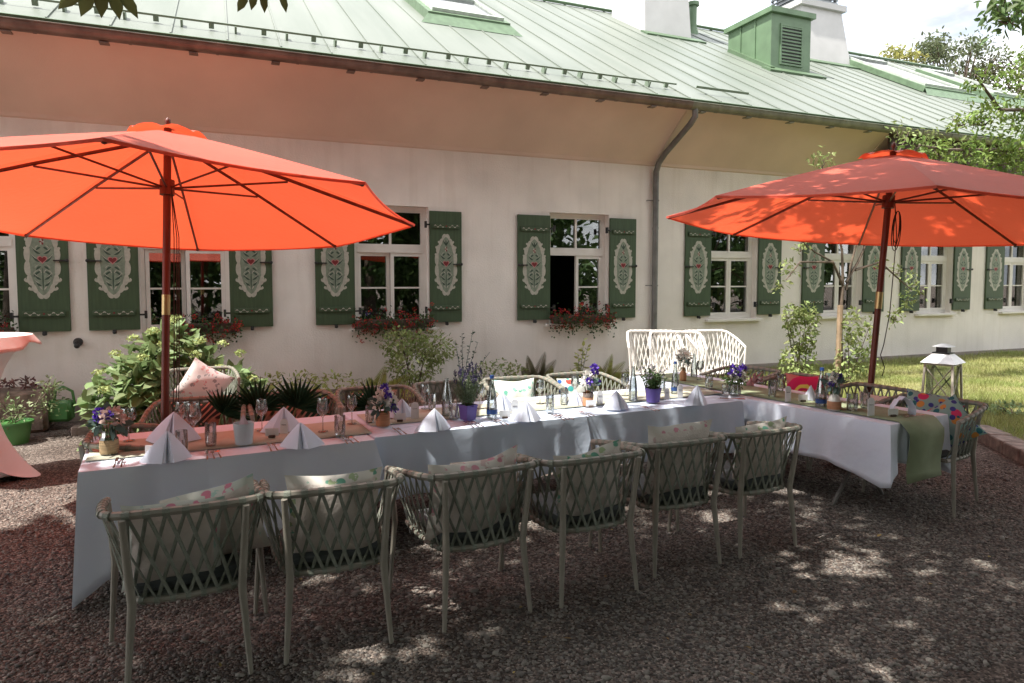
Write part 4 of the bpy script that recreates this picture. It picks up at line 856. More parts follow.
# cushions
def print_mat(name, kind, base, cols):
    m = bpy.data.materials.new(name); m.use_nodes = True; n = m.node_tree.nodes; l = m.node_tree.links; b = n['Principled BSDF']; b.inputs['Roughness'].default_value = .9
    t = n.new('ShaderNodeTexCoord'); o = None; prev = (*base, 1)
    def layer(fac, col):
        nonlocal prev
        x = n.new('ShaderNodeMix'); x.data_type = 'RGBA'; l.new(fac, x.inputs[0])
        if isinstance(prev, tuple): x.inputs[6].default_value = prev
        else: l.new(prev, x.inputs[6])
        if isinstance(col, tuple): x.inputs[7].default_value = (*col, 1)
        else: l.new(col, x.inputs[7])
        prev = x.outputs[2]
    def ramp(src, a, b2, inv=False):
        r = n.new('ShaderNodeMapRange'); r.inputs[1].default_value = a; r.inputs[2].default_value = b2; l.new(src, r.inputs[0])
        if inv: r.inputs[3].default_value = 1; r.inputs[4].default_value = 0
        return r.outputs[0]
    if kind == 'dots':
        for i, c in enumerate(cols):
            mp_ = n.new('ShaderNodeMapping'); mp_.inputs['Location'].default_value = (i * 3.3, 0, i * 1.7); l.new(t.outputs['Object'], mp_.inputs[0])
            v = n.new('ShaderNodeTexVoronoi'); v.inputs['Scale'].default_value = 7 + i * 2.2; l.new(mp_.outputs[0], v.inputs['Vector']); layer(ramp(v.outputs['Distance'], .27, .30, True), c)
    elif kind == 'palm':
        for i, c in enumerate(cols):
            mp_ = n.new('ShaderNodeMapping'); mp_.inputs['Rotation'].default_value = (0, .7 - i * 1.5, 0); l.new(t.outputs['Object'], mp_.inputs[0])
            wv_ = n.new('ShaderNodeTexWave'); wv_.inputs['Scale'].default_value = 8; wv_.inputs['Distortion'].default_value = 7; wv_.inputs['Detail'].default_value = 1; wv_.inputs['Detail Scale'].default_value = .5; l.new(mp_.outputs[0], wv_.inputs['Vector'])
            nn = n.new('ShaderNodeTexNoise'); nn.inputs['Scale'].default_value = 5 + i; l.new(mp_.outputs[0], nn.inputs['Vector'])
            mu = n.new('ShaderNodeMath'); mu.operation = 'MULTIPLY'; l.new(ramp(wv_.outputs['Fac'], .2, .32), mu.inputs[0]); l.new(ramp(nn.outputs['Fac'], .38, .44, i % 2 == 1), mu.inputs[1]); layer(mu.outputs[0], c)
    elif kind == 'floral':
        for i, c in enumerate(cols):
            mp_ = n.new('ShaderNodeMapping'); mp_.inputs['Location'].default_value = (i * 2.3, 0, i); l.new(t.outputs['Object'], mp_.inputs[0])
            v = n.new('ShaderNodeTexVoronoi'); v.inputs['Scale'].default_value = 13; l.new(mp_.outputs[0], v.inputs['Vector']); nn = n.new('ShaderNodeTexNoise'); nn.inputs['Scale'].default_value = 30; l.new(mp_.outputs[0], nn.inputs['Vector'])
            mu = n.new('ShaderNodeMath'); mu.operation = 'MULTIPLY'; l.new(ramp(v.outputs['Distance'], .33, .36, True), mu.inputs[0]); l.new(ramp(nn.outputs['Fac'], .48, .52), mu.inputs[1]); layer(mu.outputs[0], c)
    elif kind == 'stripe':
        wv_ = n.new('ShaderNodeTexWave'); wv_.inputs['Scale'].default_value = 6; wv_.inputs['Distortion'].default_value = 6; wv_.inputs['Detail'].default_value = 1; l.new(t.outputs['Object'], wv_.inputs['Vector']); layer(ramp(wv_.outputs['Fac'], .45, .5), cols[0])
    elif kind == 'sun':   # one big flower on the cushion's face
        gr = n.new('ShaderNodeTexGradient'); gr.gradient_type = 'SPHERICAL'; mp_ = n.new('ShaderNodeMapping'); mp_.inputs['Scale'].default_value = (4.6, 0, 4.6); l.new(t.outputs['Object'], mp_.inputs[0])
        nn = n.new('ShaderNodeTexNoise'); nn.inputs['Scale'].default_value = 9; l.new(t.outputs['Object'], nn.inputs['Vector'])
        ad = n.new('ShaderNodeMath'); ad.operation = 'MULTIPLY_ADD'; ad.inputs[1].default_value = .25; l.new(nn.outputs['Fac'], ad.inputs[0]); l.new(mp_.outputs[0], gr.inputs[0]); l.new(gr.outputs['Fac'], ad.inputs[2])
        layer(ramp(ad.outputs[0], .13, .16), cols[0]); layer(ramp(ad.outputs[0], .62, .66), cols[1]); layer(ramp(ad.outputs[0], .80, .84), cols[0]); layer(ramp(ad.outputs[0], .95, .98), cols[2])
    l.new(prev, b.inputs['Base Color']); return m
beige = mat('cushion_back', (.68, .61, .56), .92, .06, 12, bump=.25, bscale=90)
def cushion(label, loc, rz, lean, fm, bm=beige, s=.46, th=.08, roll=0, seed=0, group='scatter cushions on the chairs'):
    # face looks towards local +y
    n = 14; m = MB(); V = []; rd_ = random.Random(seed)
    for side in (1, -1):
        for i in range(n + 1):
            for j in range(n + 1):
                u, v = 2 * i / n - 1, 2 * j / n - 1; k = (1 - abs(u) ** 2.6) * (1 - abs(v) ** 2.6); pin = 1 - .055 * (1 - u * u) * 1 - 0; pinv = 1 - .055 * (1 - v * v)
                x = u * s / 2 * (1.03 - .10 * (1 - v * v)); z = v * s / 2 * (1.03 - .10 * (1 - u * u) + .015 * math.sin(4 * u + seed * 2) * (v > 0))
                V.append((x, side * th * k ** .62 + .006 * math.sin(9 * u + seed) * math.cos(7 * v + seed) * k + .012 * math.sin(3 * u + seed), z))
    nn = (n + 1) ** 2; F = []
    for i in range(n):
        for j in range(n): a = i * (n + 1) + j; F.append((a, a + 1, a + n + 2, a + n + 1))
    m.add(V[:nn], F, 0); m.add(V[nn:], [f[::-1] for f in F], 1); m.mi = [0 if (q >= n * n and ((q - n * n) // n in (0, n - 1) or (q - n * n) % n == n - 1)) else m.mi[q] for q in range(2 * n * n)]
    o = m.build('cushion', [fm, bm], sharp=180); o.location = loc
    o.rotation_euler = (Matrix.Rotation(rz, 3, 'Z') @ Matrix.Rotation(R(lean), 3, 'X') @ Matrix.Rotation(R(roll), 3, 'Y')).to_euler()
    return tag(o, label, 'cushion', group)
cw = (.66, .62, .57)
pm_green = print_mat('print_green_leaves', 'floral', cw, [(.14, .36, .26), (.34, .42, .24)]); pm_pink = print_mat('print_pink_flowers', 'floral', cw, [(.62, .28, .34), (.56, .42, .40)])
pm_mix = print_mat('print_candy', 'floral', (.60, .62, .56), [(.38, .55, .48), (.62, .22, .30)]); pm_palm = print_mat('print_palm', 'palm', (.50, .32, .25), [(.012, .07, .04), (.02, .09, .05)]); pm_stripe = print_mat('print_tiger', 'palm', (.50, .27, .20), [(.03, .03, .03), (.02, .07, .04)])
pm_mint = print_mat('print_mint', 'floral', (.74, .78, .72), [(.16, .50, .38), (.30, .58, .48)]); pm_spot = print_mat('print_spots', 'dots', (.66, .70, .64), [(.65, .06, .04), (.05, .35, .33), (.03, .12, .40)]); pm_multi = print_mat('print_multi', 'dots', (.25, .40, .36), [(.62, .04, .14), (.60, .26, .06), (.02, .14, .16), (.05, .05, .25)])
pm_flam = print_mat('print_flamingo', 'floral', (.88, .87, .85), [(.80, .45, .45), (.42, .44, .45)]); pm_sun = print_mat('print_red_flower', 'sun', (.55, .18, .16), [(.58, .015, .10), (.75, .65, .12), (.65, .4, .10)])
def on_chair(i, label, fm, s=.46, lean=-12, dz=0, dx=0, dy=0, roll=0, seed=0, bm=beige, drz=0, th=.08):
    s *= .93; dz -= .055; c = chairs[i]; a = c.rotation_euler.z; M = Matrix.Rotation(a, 3, 'Z'); p = Vector(c.location) + M @ Vector((dx, -.165 + dy, 0)); p.z = .475 + s / 2 * .97 + dz
    return cushion(label, p, a + R(drz), lean, fm, bm, s, th, roll, seed)
on_chair(0, 'beige cushion with pink and mint edge stripe on the nearest left chair', pm_mix, .44, 9, .0, -.055, roll=2, seed=1); on_chair(0, 'second beige cushion tilted behind the first on the nearest left chair', pm_mix, .43, 12, .035, .13, .09, roll=-12, seed=2)
on_chair(1, 'beige cushion with green leaf print on the second front chair', pm_green, .49, 9, .0, 0, seed=3); on_chair(2, 'beige cushion with a pink flower print on the third front chair', pm_pink, .47, 9, .0, -.07, seed=4); on_chair(2, 'smaller beige cushion leaning right on the third front chair', pm_pink, .43, 11, .03, .10, .10, roll=-8, seed=5)
on_chair(3, 'beige cushion with green printed edge on the fourth front chair', pm_green, .47, 10, .0, .0, roll=-7, seed=6); on_chair(4, 'large plain beige cushion standing high on the fifth front chair', pm_pink, .52, 8, .02, 0, seed=7); on_chair(5, 'beige cushion with green trim on the sixth front chair', pm_green, .48, 9, .0, .02, roll=-4, seed=8)
on_chair(6, 'dark cushion with blush stripes behind the left table, under the parasol', pm_stripe, .42, 12, .0, .02, seed=9, bm=pm_stripe); 
on_chair(7, 'cushion with dark green palm fronds on coral, right of the blue cup napkin', pm_palm, .46, 12, -.04, .08, seed=10, bm=pm_palm); on_chair(7, 'palm frond cushion left of the one behind the pale blue cup', pm_palm, .44, 14, -.04, -.16, .05, seed=15, bm=pm_palm)
on_chair(8, 'dark palm frond cushion behind the terracotta jar of white flowers', pm_palm, .44, 12, -.03, 0, seed=11, bm=pm_palm); on_chair(10, 'white cushion with mint leaves in full sun on the far side', pm_mint, .48, 22, -.05, .0, seed=12, bm=pm_mint); on_chair(11, 'white cushion with red and blue spots behind the tall carafe', pm_spot, .44, 18, -.04, 0, seed=13, bm=pm_spot)
on_chair(13, 'teal cushion with red and orange dots on the right chair', pm_multi, .46, 26, .03, .04, .03, roll=-8, seed=14, bm=pm_multi, drz=30); on_chair(13, 'spotted cushion with a dark blue corner leaning behind the teal one', pm_multi, .40, 24, .03, -.12, .10, roll=38, seed=16, bm=pm_multi, drz=22)
on_chair(14, 'round leafy green cushion by the right parasol pole', pm_green, .36, 14, .0, .05, seed=17, bm=pm_green)
on_chair(15, 'cushion with one big red flower and yellow centre behind the crosswise table', pm_sun, .46, 14, .0, -.0, .05, seed=18, bm=pm_sun, roll=4, drz=20)
p = ony(203, 386, 8.06); cushion('white square cushion with pink flamingos standing on its corner beside the left parasol pole', p, R(180), -10, pm_flam, pm_flam, .46, .06, 57, 20)

# =================================================================== THINGS ON THE TABLES
ZB = ZT_ + .0135
def P2(u, v): p = onz(u, v, ZT_ + .01); return p.x, p.y
nap = mat('napkin_linen', (.72, .77, .92), .85, .03, 6, bump=.08, bscale=150); cgl = glass('clear_glass', (.93, .95, .95), .02, .06); wat = glass('bottle_glass', (.92, .95, .95), .02, .08); cut = mat('steel_red_reflect', (.68, .46, .41), .22, .05, 5, metal=1)  # red reflection put into the cutlery steel colour
terra = mat('terracotta', (.50, .25, .13), .8, .15, 30, bump=.2, bscale=90, stretch=(.3, .3, 5)); white_c = mat('white_ceramic', (.70, .68, .63), .5, .04, 6); purple_p = mat('purple_pot', (.12, .08, .32), .5, .06, 5); bluec = mat('pale_blue_cup', (.45, .54, .57), .6, .03, 5); navy = mat('navy_cap', (.02, .07, .25), .5); card_m = mat('card_paper', (.78, .78, .77), .8, .02, 10); ink = mat('ink', (.06, .06, .08), .8); twine = mat('twine', (.45, .32, .18), .95, .2, 60, bump=.6, bscale=150, stretch=(.2, .2, 4)); dwood = mat('dark_wood', (.08, .05, .035), .6, .2, 10)
def napkin(label, u, v, h=.15, w=.125, rz=0, fan=0):
    x, y = P2(u, v); m = MB(); V = []; rings = 8; rd_ = random.Random(int(u * 7 + v))
    # standing folded linen: two flared wings that meet in a deep front crease under one tip
    j_ = lambda q: q * (1 + rd_.uniform(-.12, .12))
    base = [(-w * 1.02, j_(.028)), (-w * .62, -w * j_(.30)), (-w * .20, -w * j_(.52)), (-w * .06, -w * .50), (w * .015, -w * j_(.30)), (w * .08, -w * .42), (w * .26, -w * j_(.56)), (w * .66, -w * j_(.32)), (w * 1.05, j_(.02)), (w * .5, w * j_(.30)), (0, w * .42), (-w * .5, w * j_(.32))]
    n = len(base); tx = rd_.uniform(-.02, .02)
    for i in range(rings + 1):
        f = i / rings; g = f ** .88
        for k, (bx, by) in enumerate(base):
            q = 1 - .10 * math.sin(math.pi * f) * (1 if k in (3, 4, 5) else -.35)
            V.append((bx * g * q + tx * (1 - f), by * g * q, h * (1 - f)))
    F = [(i * n + k, (i + 1) * n + k, (i + 1) * n + (k + 1) % n, i * n + (k + 1) % n) for i in range(rings) for k in range(n)]
    m.add(V, F); o = m.build('napkin', nap, sharp=24); o.location = (x, y, ZB); o.rotation_euler = (0, 0, R(rz)); return tag(o, label, 'napkin', 'folded linen napkins on the tables')
for a in [('large bluish napkin standing in front of the mason jar at the left corner', 166, 461, .175, .135, 8), ('lilac napkin standing behind the large front left napkin', 172, 441, .19, .17, -14), ('lilac napkin right of the pale blue cup, back row', 282, 431, .165, .14, 10), ('white napkin in front of the tall tumbler, between two sets of cutlery', 302, 447, .155, .135, -5),
          ('napkin behind the terracotta jar of white flowers', 401, 417, .14, .11, 0), ('bright napkin left of the purple lavender pot, front row', 434, 430, .15, .14, 14), ('napkin half hidden behind the blue capped bottle beside the lavender', 503, 411, .155, .11, 0), ('grey blue napkin right of the blue capped bottle, front row', 528, 421, .155, .11, -4),
          ('pale napkin behind the clay flower bottle in the middle', 577, 405, .13, .09, 0), ('napkin in front of the tall carafe, left of the violet pot', 617, 409, .15, .13, 6), ('napkin at the end of the third table, right of the violet pot', 697, 405, .17, .11, -4), ('pale napkin between the red flower cushion and the bottle on the crosswise table', 811, 400, .13, .07, 0)]: napkin(*a)
def curled(label, u, v):
    x, y = P2(u, v); m = MB(); V = []; n = 16
    for i in range(9):
        f = i / 8
        for k in range(n + 1): a = math.pi * k / n; r = .075 * (1 - .15 * f) * (1 + .10 * math.sin(5 * a)); V.append((r * math.cos(a), -.05 + .11 * f, .135 * math.sin(a) ** .7 * (1 - .1 * f) + .012 * math.sin(9 * a) * math.sin(a)))
    m.add(V, [(i * (n + 1) + k, i * (n + 1) + k + 1, (i + 1) * (n + 1) + k + 1, (i + 1) * (n + 1) + k) for i in range(8) for k in range(n)]); o = m.build('napkin', nap); so = o.modifiers.new('t', 'SOLIDIFY'); so.thickness = .003
    o.location = (x, y, ZB); o.rotation_euler = (0, 0, R(-30)); tag(o, label, 'napkin', 'folded linen napkins on the tables')
curled('napkin rolled into an open arch near the front end of the crosswise table', 902, 415)
lily = MB()
for k in range(6):
    a = R(-70 + k * 36); poly = [(0, 0, 0), (.05 * math.cos(a) - .02 * math.sin(a), -.01, .07 * abs(math.sin(a)) + .045), (.13 * math.cos(a), -.02, .11 * max(.1, math.sin(a + .6)) + .03), (.05 * math.cos(a) + .02, .02, .05)]; lily.add(poly, [(0, 1, 2, 3)])
lily.add([(-.10, .0, .01), (.02, .03, .08), (.0, -.03, .0)], [(0, 1, 2)])
lo = lily.build('napkin', mat('napkin_pink', (.62, .38, .42), .85)); so = lo.modifiers.new('t', 'SOLIDIFY'); so.thickness = .003; x, y = P2(752, 386); lo.location = (x, y, ZB); tag(lo, 'pink napkin folded like a lily right of the violet bouquet', 'napkin', 'folded linen napkins on the tables')

def gl_tumbler(u, v, h, r, label, name='tumbler'):
    x, y = P2(u, v); m = MB(); n = 24
    prof = [(r * .86, 0), (r * .92, .012), (r, h * .5), (r, h), (r - .003, h), (r - .003, .018), (.001, .016)]
    V = []; F = []
    for j, (rr_, z) in enumerate(prof):
        for k in range(n): a = 2 * math.pi * k / n; q = rr_ * (1 + (.045 if (k % 2) else -.02) * (1 if 0 < j < 3 else 0)); V.append((q * math.cos(a + z * 5), q * math.sin(a + z * 5), z))
    for i in range(len(prof) - 1): F += [(i * n + k, i * n + (k + 1) % n, (i + 1) * n + (k + 1) % n, (i + 1) * n + k) for k in range(n)]
    F.append(tuple(range(n - 1, -1, -1))); m.add(V, F); o = m.build(name, cgl, sharp=12); o.location = (x, y, ZB); return tag(o, label, 'glass', 'crystal tumblers on the tables')
for a in [(211, 446, .145, .034, 'tall cut crystal tumbler between the big wine glass and the pale blue cup'), (340, 436, .135, .036, 'cut crystal tumbler right of the small wine glass, catching the sun'), (370, 423, .13, .033, 'cut crystal tumbler left of the terracotta jar of white flowers'), (454, 419, .115, .04, 'wide cut tumbler between the clear bottle and the purple lavender pot'),
          (550, 413, .14, .034, 'tall tumbler right of the grey blue napkin'), (564, 405, .14, .032, 'slim tumbler left of the clay flower bottle'), (726, 394, .085, .04, 'short purple tinged tumbler left of the violet bouquet'), (772, 397, .15, .036, 'tall cut tumbler on the crosswise table left of the arched card'), (780, 391, .16, .034, 'crystal tumbler behind the one on the crosswise table near the arched card'),
          (182, 452, .13, .034, 'cut tumbler in front of the biggest wine glass'), (432, 410, .13, .032, 'tumbler just left of the clear carafe'), (662, 393, .13, .032, 'tumbler behind the violet herb pot'), (760, 383, .13, .032, 'tumbler behind the pink lily napkin'), (852, 411, .14, .042, 'large cut crystal tumbler right of the small grey and terracotta vase'), (865, 408, .13, .036, 'crystal tumbler right beside the large one on the crosswise table'), (709, 389, .12, .036, 'plain tumbler behind the third table end')]: gl_tumbler(*a)
def wineglass(u, v, h, r, bowl, label):
    x, y = P2(u, v); m = MB(); hs = h - bowl
    m.lathe([(.001, .0), (.034, .0), (.035, .002), (.006, .008), (.004, .02), (.004, hs - .01), (.012, hs + .004), (r * .8, hs + bowl * .22), (r, hs + bowl * .45), (r * .78, h), (r * .78 - .002, h), (r - .002, hs + bowl * .45), (r * .78, hs + bowl * .24), (.001, hs + .01)], 24)
    o = m.build('wine_glass', cgl, sharp=60); o.location = (x, y, ZB); tag(o, label, 'glass', 'stemmed wine glasses on the tables')
for a in [(129, 441, .215, .05, .10, 'wide wine glass behind the mason jar of roses'), (194, 438, .235, .052, .15, 'biggest wine glass, standing in front of the pink flamingo cushion'), (323, 432, .235, .042, .13, 'slender wine glass near the right end of the left table'), (182, 432, .21, .042, .12, 'wine glass half hidden behind the biggest wine glass'), (540, 404, .20, .04, .11, 'wine glass in front of the mint leaf cushion'), (625, 396, .20, .04, .11, 'wine glass in front of the red and blue spotted cushion'), (388, 419, .21, .04, .11, 'wine glass by the terracotta jar of white flowers'), (262, 431, .22, .042, .12, 'wine glass between the pale blue cup and the lilac napkin'), (352, 424, .21, .04, .11, 'wine glass between the two sunlit crystal tumblers'), (480, 409, .2, .04, .11, 'wine glass behind the purple lavender pot'), (575, 399, .2, .04, .11, 'wine glass left of the clay flower bottle'), (425, 409, .20, .04, .11, 'wine glass behind the bright napkin on the far table edge'), (648, 390, .2, .04, .11, 'wine glass behind the violet herb pot'), (828, 395, .2, .04, .11, 'wine glass behind the white and terracotta vase'), (700, 380, .2, .04, .11, 'wine glass at the far corner near the lattice chairs')]: wineglass(*a)

def bottle(u, v, label, lab, cap, h=.27, r=.036, name='bottle', tilt=0):
    x, y = P2(u, v); t = thing(name, label, 'bottle', (x, y, ZB), 0, 'water bottles on the tables' if cap else 'glass carafes on the tables')
    m = MB(); m.lathe([(.001, .0), (r, .0), (r + .001, .01), (r, h * .30), (r * .8, h * .55), (r * .45, h * .80), (r * .36, h * .90), (r * .36, h * .97), (r * .30, h * .97), (r * .39, h * .80), (r * .72, h * .55), (r * .92, h * .30), (r * .92, .012), (.001, .012)], 24); m.build('glass_body', wat, t, sharp=60)
    if lab: m = MB(); m.tube([(0, 0, h * .10), (0, 0, h * .10 + .034)], r + .0018, 24, cap=False); m.build('label_band', navy, t)
    if cap: m = MB(); m.tube([(0, 0, h * .955), (0, 0, h * 1.03)], r * .40, 16); m.build('cap', navy if cap == 1 else white_c, t)
    return t
bottle(447, 416, 'clear pinkish glass bottle without cap left of the lavender pot', 0, 0, .30, .040, 'carafe'); bottle(492, 418, 'water bottle with dark blue cap and blue band right of the lavender pot', 1, 1, .315, .041); bottle(633, 401, 'tall clear carafe left of the violet flower pot', 0, 0, .31, .037, 'carafe')
bottle(675, 394, 'water bottle with blue cap right of the violet flower pot', 1, 1, .29, .036); bottle(694, 377, 'open glass carafe in front of the lattice chairs', 0, 0, .26, .036, 'carafe'); bottle(821, 407, 'blue capped water bottle with blue band on the crosswise table', 1, 1, .315, .043)

def flowers_np(cs, r, n=26, sz=.03):
    q = []
    for c in cs: d = rdir(n, .3); q.append((*leaf_mesh(np.array(c) + d * r * rng.uniform(.3, 1, n)[:, None], d + rdir(n) * .5, rdir(n), sz, .95, .3), 0))
    V, F, _ = join_np(q); return V, F
fwhite = mat('petal_white', (.78, .76, .70), .7, .06, 9, trans=.25); fpink = mat('petal_blush', (.66, .50, .45), .7, .1, 9, trans=.25); fpurp = mat('petal_purple', (.10, .04, .40), .6, .1, 9, trans=.2); euc = leafm('eucalyptus', (.12, .19, .17), (.07, .12, .10), .3, .15); bleaf = leafm('bouquet_leaf', (.14, .22, .08), (.08, .14, .05))
def vase(u, v, label, prof, vm, fl, leaves, band=None, name='flower_vase', lm=euc, lsz=.055):
    x, y = P2(u, v); t = thing(name, label, 'vase', (x, y, ZB), 0)
    m = MB(); m.lathe(prof, 24); m.build('vase', vm, t, sharp=50); top = max(p[1] for p in prof)
    if band: m = MB(); m.lathe([(band[0], band[1]), (band[0] + .001, (band[1] + band[2]) / 2), (band[0], band[2])], 24); m.build('band', band[3], t)
    n, R_, zc = leaves; P, d = cloud((0, 0, top + zc), (R_, R_ * .8, R_ * .7), n, .3); D = d + rdir(n) * .5
    npmesh('leaves', *leaf_mesh(P, D, rdir(n, 1), lsz * rng.uniform(.6, 1.2, n), .75, .2), lm, parent=t)
    for nm, m_, cs, r, sz in fl: V, F = flowers_np([(a, b, top + c) for a, b, c in cs], r, 26, sz); npmesh(nm, V, F, m_, parent=t)
    st = MB()
    for k in range(6): a = k; st.tube([(0, 0, .02), (.5 * R_ * math.cos(a), .5 * R_ * math.sin(a), top + zc)], .003, 5)
    st.build('flower_stem', bleaf, t); return t
vase(109.5, 454, 'mason jar wrapped in twine with blush roses and eucalyptus at the left corner', [(.001, 0), (.048, 0), (.05, .01), (.05, .09), (.036, .115), (.036, .14), (.033, .14), (.046, .09), (.046, .012), (.001, .012)], cgl, [('roses', fpink, [(.035, -.03, .10), (.06, -.02, .065), (.0, -.04, .09)], .035, .035), ('violets', fpurp, [(-.045, -.03, .12), (-.055, -.02, .075), (.01, -.05, .10)], .018, .022)], (34, .085, .05), (.0512, .006, .088, twine), 'flower_jar', lsz=.07)
vase(383, 426, 'small terracotta jar with white and purple flowers behind the napkins', [(.001, 0), (.045, 0), (.05, .01), (.05, .085), (.044, .10), (.041, .10), (.04, .012), (.001, .012)], terra, [('white_flowers', fwhite, [(0, -.02, .09), (.03, 0, .12), (-.04, 0, .06), (.05, -.03, .08), (-.01, 0, .13)], .035, .035), ('purple_flowers', fpurp, [(.01, -.03, .18), (.03, -.05, .12), (.07, -.05, .03)], .018, .026)], (40, .09, .05), None, 'flower_jar')
vase(588, 406, 'clay bottle vase with white and deep purple flowers in the middle of the row', [(.001, 0), (.042, 0), (.045, .01), (.045, .07), (.022, .105), (.018, .125), (.015, .125), (.001, .1)], terra, [('white_flowers', fwhite, [(-.03, -.02, .09), (.02, -.02, .08), (-.01, 0, .12)], .034, .034), ('purple_flowers', fpurp, [(.05, -.02, .16), (.075, -.01, .07), (-.02, -.05, .09), (.05, -.02, .19)], .022, .028)], (30, .07, .05), (.0455, .075, .11, mat('clay_dark', (.25, .2, .17), .8)))
vase(683, 381, 'small terracotta bottle with a few white flowers at the far end of the tables', [(.001, 0), (.03, 0), (.034, .01), (.034, .08), (.018, .11), (.018, .14), (.001, .13)], terra, [('white_flowers', fwhite, [(-.04, 0, .10), (.02, -.02, .12), (.05, 0, .10), (-.01, 0, .15)], .035, .036)], (26, .07, .06), None)
vase(735, 395, 'low round glass vase full of violet and cream flowers on the crosswise table', [(.001, 0), (.05, 0), (.055, .03), (.045, .08), (.05, .10), (.047, .10), (.042, .08), (.05, .03), (.001, .01)], cgl, [('cream_flowers', fwhite, [(-.06, -.05, .07), (.02, -.05, .10), (.09, 0, .09), (-.01, -.02, .13), (.06, -.06, .05)], .024, .026), ('violet_flowers', fpurp, [(-.07, -.03, .09), (0, -.05, .12), (.05, -.03, .15), (-.05, -.02, .15), (.08, 0, .12), (-.03, -.06, .08)], .022, .026)], (150, .135, .06), None, 'flower_bowl', bleaf, .035)
vase(834, 410, 'round white and terracotta vase with dark eucalyptus on the crosswise table', [(.001, 0), (.045, 0), (.052, .02), (.052, .07), (.035, .11), (.019, .13), (.019, .15), (.015, .15), (.001, .13)], white_c, [('white_flowers', fwhite, [(-.05, -.02, .10), (-.04, -.03, .13)], .022, .026), ('violet_flowers', fpurp, [(-.06, -.02, .06), (0, -.04, .13)], .015, .02)], (46, .085, .07), (.0535, .008, .072, terra), 'flower_vase')
def potplant(u, v, label, r, h, kind, H_):
    x, y = P2(u, v); t = thing('potted_plant', label, 'potted plant', (x, y, ZB), R(20)); m = MB(); m.lathe([(.001, 0), (r * .8, 0), (r, h), (r * 1.04, h), (r * 1.04, h - .012), (r * .99, h - .012)], 4 if kind == 'lav' else 24, sq=0); m.cap(r * .97, h - .01, 4 if kind == 'lav' else 24); m.build('pot', purple_p, t, sharp=30)
    st = MB(); C = []; D = []; T = []
    n = 95 if kind == 'lav' else 70
    for k in range(n):
        a = random.uniform(0, 6.28); q = random.random() ** .5; L_ = H_ * random.uniform(.55, 1) * (1 - .25 * q); e = Vector((q * (r + .055) * math.cos(a) * 1.0, q * (r + .055) * math.sin(a), h + L_)); b = Vector((q * r * .5 * math.cos(a), q * r * .5 * math.sin(a), h - .01)); st.tube([b, b.lerp(e, .5) + Vector((0, 0, .01)), e], .0012, 4, cap=False)
        nl = 15 if kind == 'lav' else 10
        for j in range(nl):
            f = (.1 + .75 * j / nl); p = b.lerp(e, f); C.append(tuple(p)); D.append((random.gauss(0, 1), random.gauss(0, 1), random.uniform(.3, 1.6) if kind == 'lav' else random.uniform(-.5, .8)))
        if kind != 'lav' or random.random() < .45: T.append((tuple(e), k))
    st.build('stem', bleaf, t); C = np.array(C); D = np.array(D); s_ = .03 if kind == 'lav' else .026
    npmesh('foliage', *leaf_mesh(C, D, rdir(len(C)), s_ * rng.uniform(.6, 1.2, len(C)), .22 if kind == 'lav' else .6, .1), leafm('lavender_leaf', (.16, .21, .13), (.10, .14, .08), .3, .2) if kind == 'lav' else bleaf, parent=t)
    q = []
    for e, k in T:
        if kind == 'lav':
            for j in range(5): q.append((*leaf_mesh(np.array([e] * 5) + np.array([0, 0, .009 * j]), rdir(5, .6), rdir(5), .012, .7, .1), 0))
        elif k % 2: q.append((*leaf_mesh(np.array([e] * 6), rdir(6, .4), rdir(6), .014, .8, .1), 0))
    V, F, _ = join_np(q); npmesh('blossoms', V, F, mat('lavender_bloom', (.055, .045, .11), .8, .1, 9) if kind == 'lav' else mat('tiny_bloom', (.55, .52, .60), .8, .1, 9), parent=t)
potplant(468, 420, 'bushy lavender in a square purple pot in the middle of the tables', .072, .115, 'lav', .31); potplant(653, 402, 'small leafed herb with pale blossoms in a violet pot in front of the lattice chairs', .070, .12, 'herb', .22)
# pale blue cup holding a napkin
x, y = P2(244, 444); m = MB(); m.lathe([(.001, 0), (.052, 0), (.064, .135), (.061, .135), (.05, .008), (.001, .008)], 28); o = m.build('paper_cup', bluec, sharp=40); o.location = (x, y, ZB); tag(o, 'pale blue paper cup on the left table with a napkin tip sticking out', 'cup')
m = MB(); m.add([(-.055, 0, .06), (.055, 0, .06), (.0, -.03, .06), (0, .03, .06), (0, 0, .195)], [(0, 2, 4), (2, 1, 4), (1, 3, 4), (3, 0, 4)]); o = m.build('napkin', mat('napkin_rose', (.62, .50, .55), .85), smooth=False); o.location = (x, y, ZB); tag(o, 'pink paper napkin peak rising out of the pale blue cup', 'napkin')
def arch(u, v, h, w_, label, rz=0):
    x, y = P2(u, v); t = thing('menu_card', label, 'menu card', (x, y, ZB), R(-12 + rz), 'arched name cards on the tables'); m = MB(); pts = [(-w_ / 2, 0), (w_ / 2, 0), (w_ / 2, h - w_ / 2)] + [(w_ / 2 * math.cos(k * math.pi / 10), h - w_ / 2 + w_ / 2 * math.sin(k * math.pi / 10)) for k in range(1, 10)] + [(-w_ / 2, h - w_ / 2)]
    n = len(pts); m.add([(a, -.002 + b * .03, b) for a, b in pts] + [(a, .002 + b * .03, b) for a, b in pts], [tuple(range(n)), tuple(range(2 * n - 1, n - 1, -1))] + [(i, n + i, n + (i + 1) % n, (i + 1) % n) for i in range(n)]); m.build('card', card_m, t, sharp=30)
    m = MB(); zz = h * .60; L_ = [(-w_ * .30 + w_ * .6 * k / 12, zz * .03 - .0032 - .0, zz + .004 * math.sin(k * 2.1)) for k in range(13)]; m.tube(L_, .0011, 4); m.build('handwriting', ink, t)
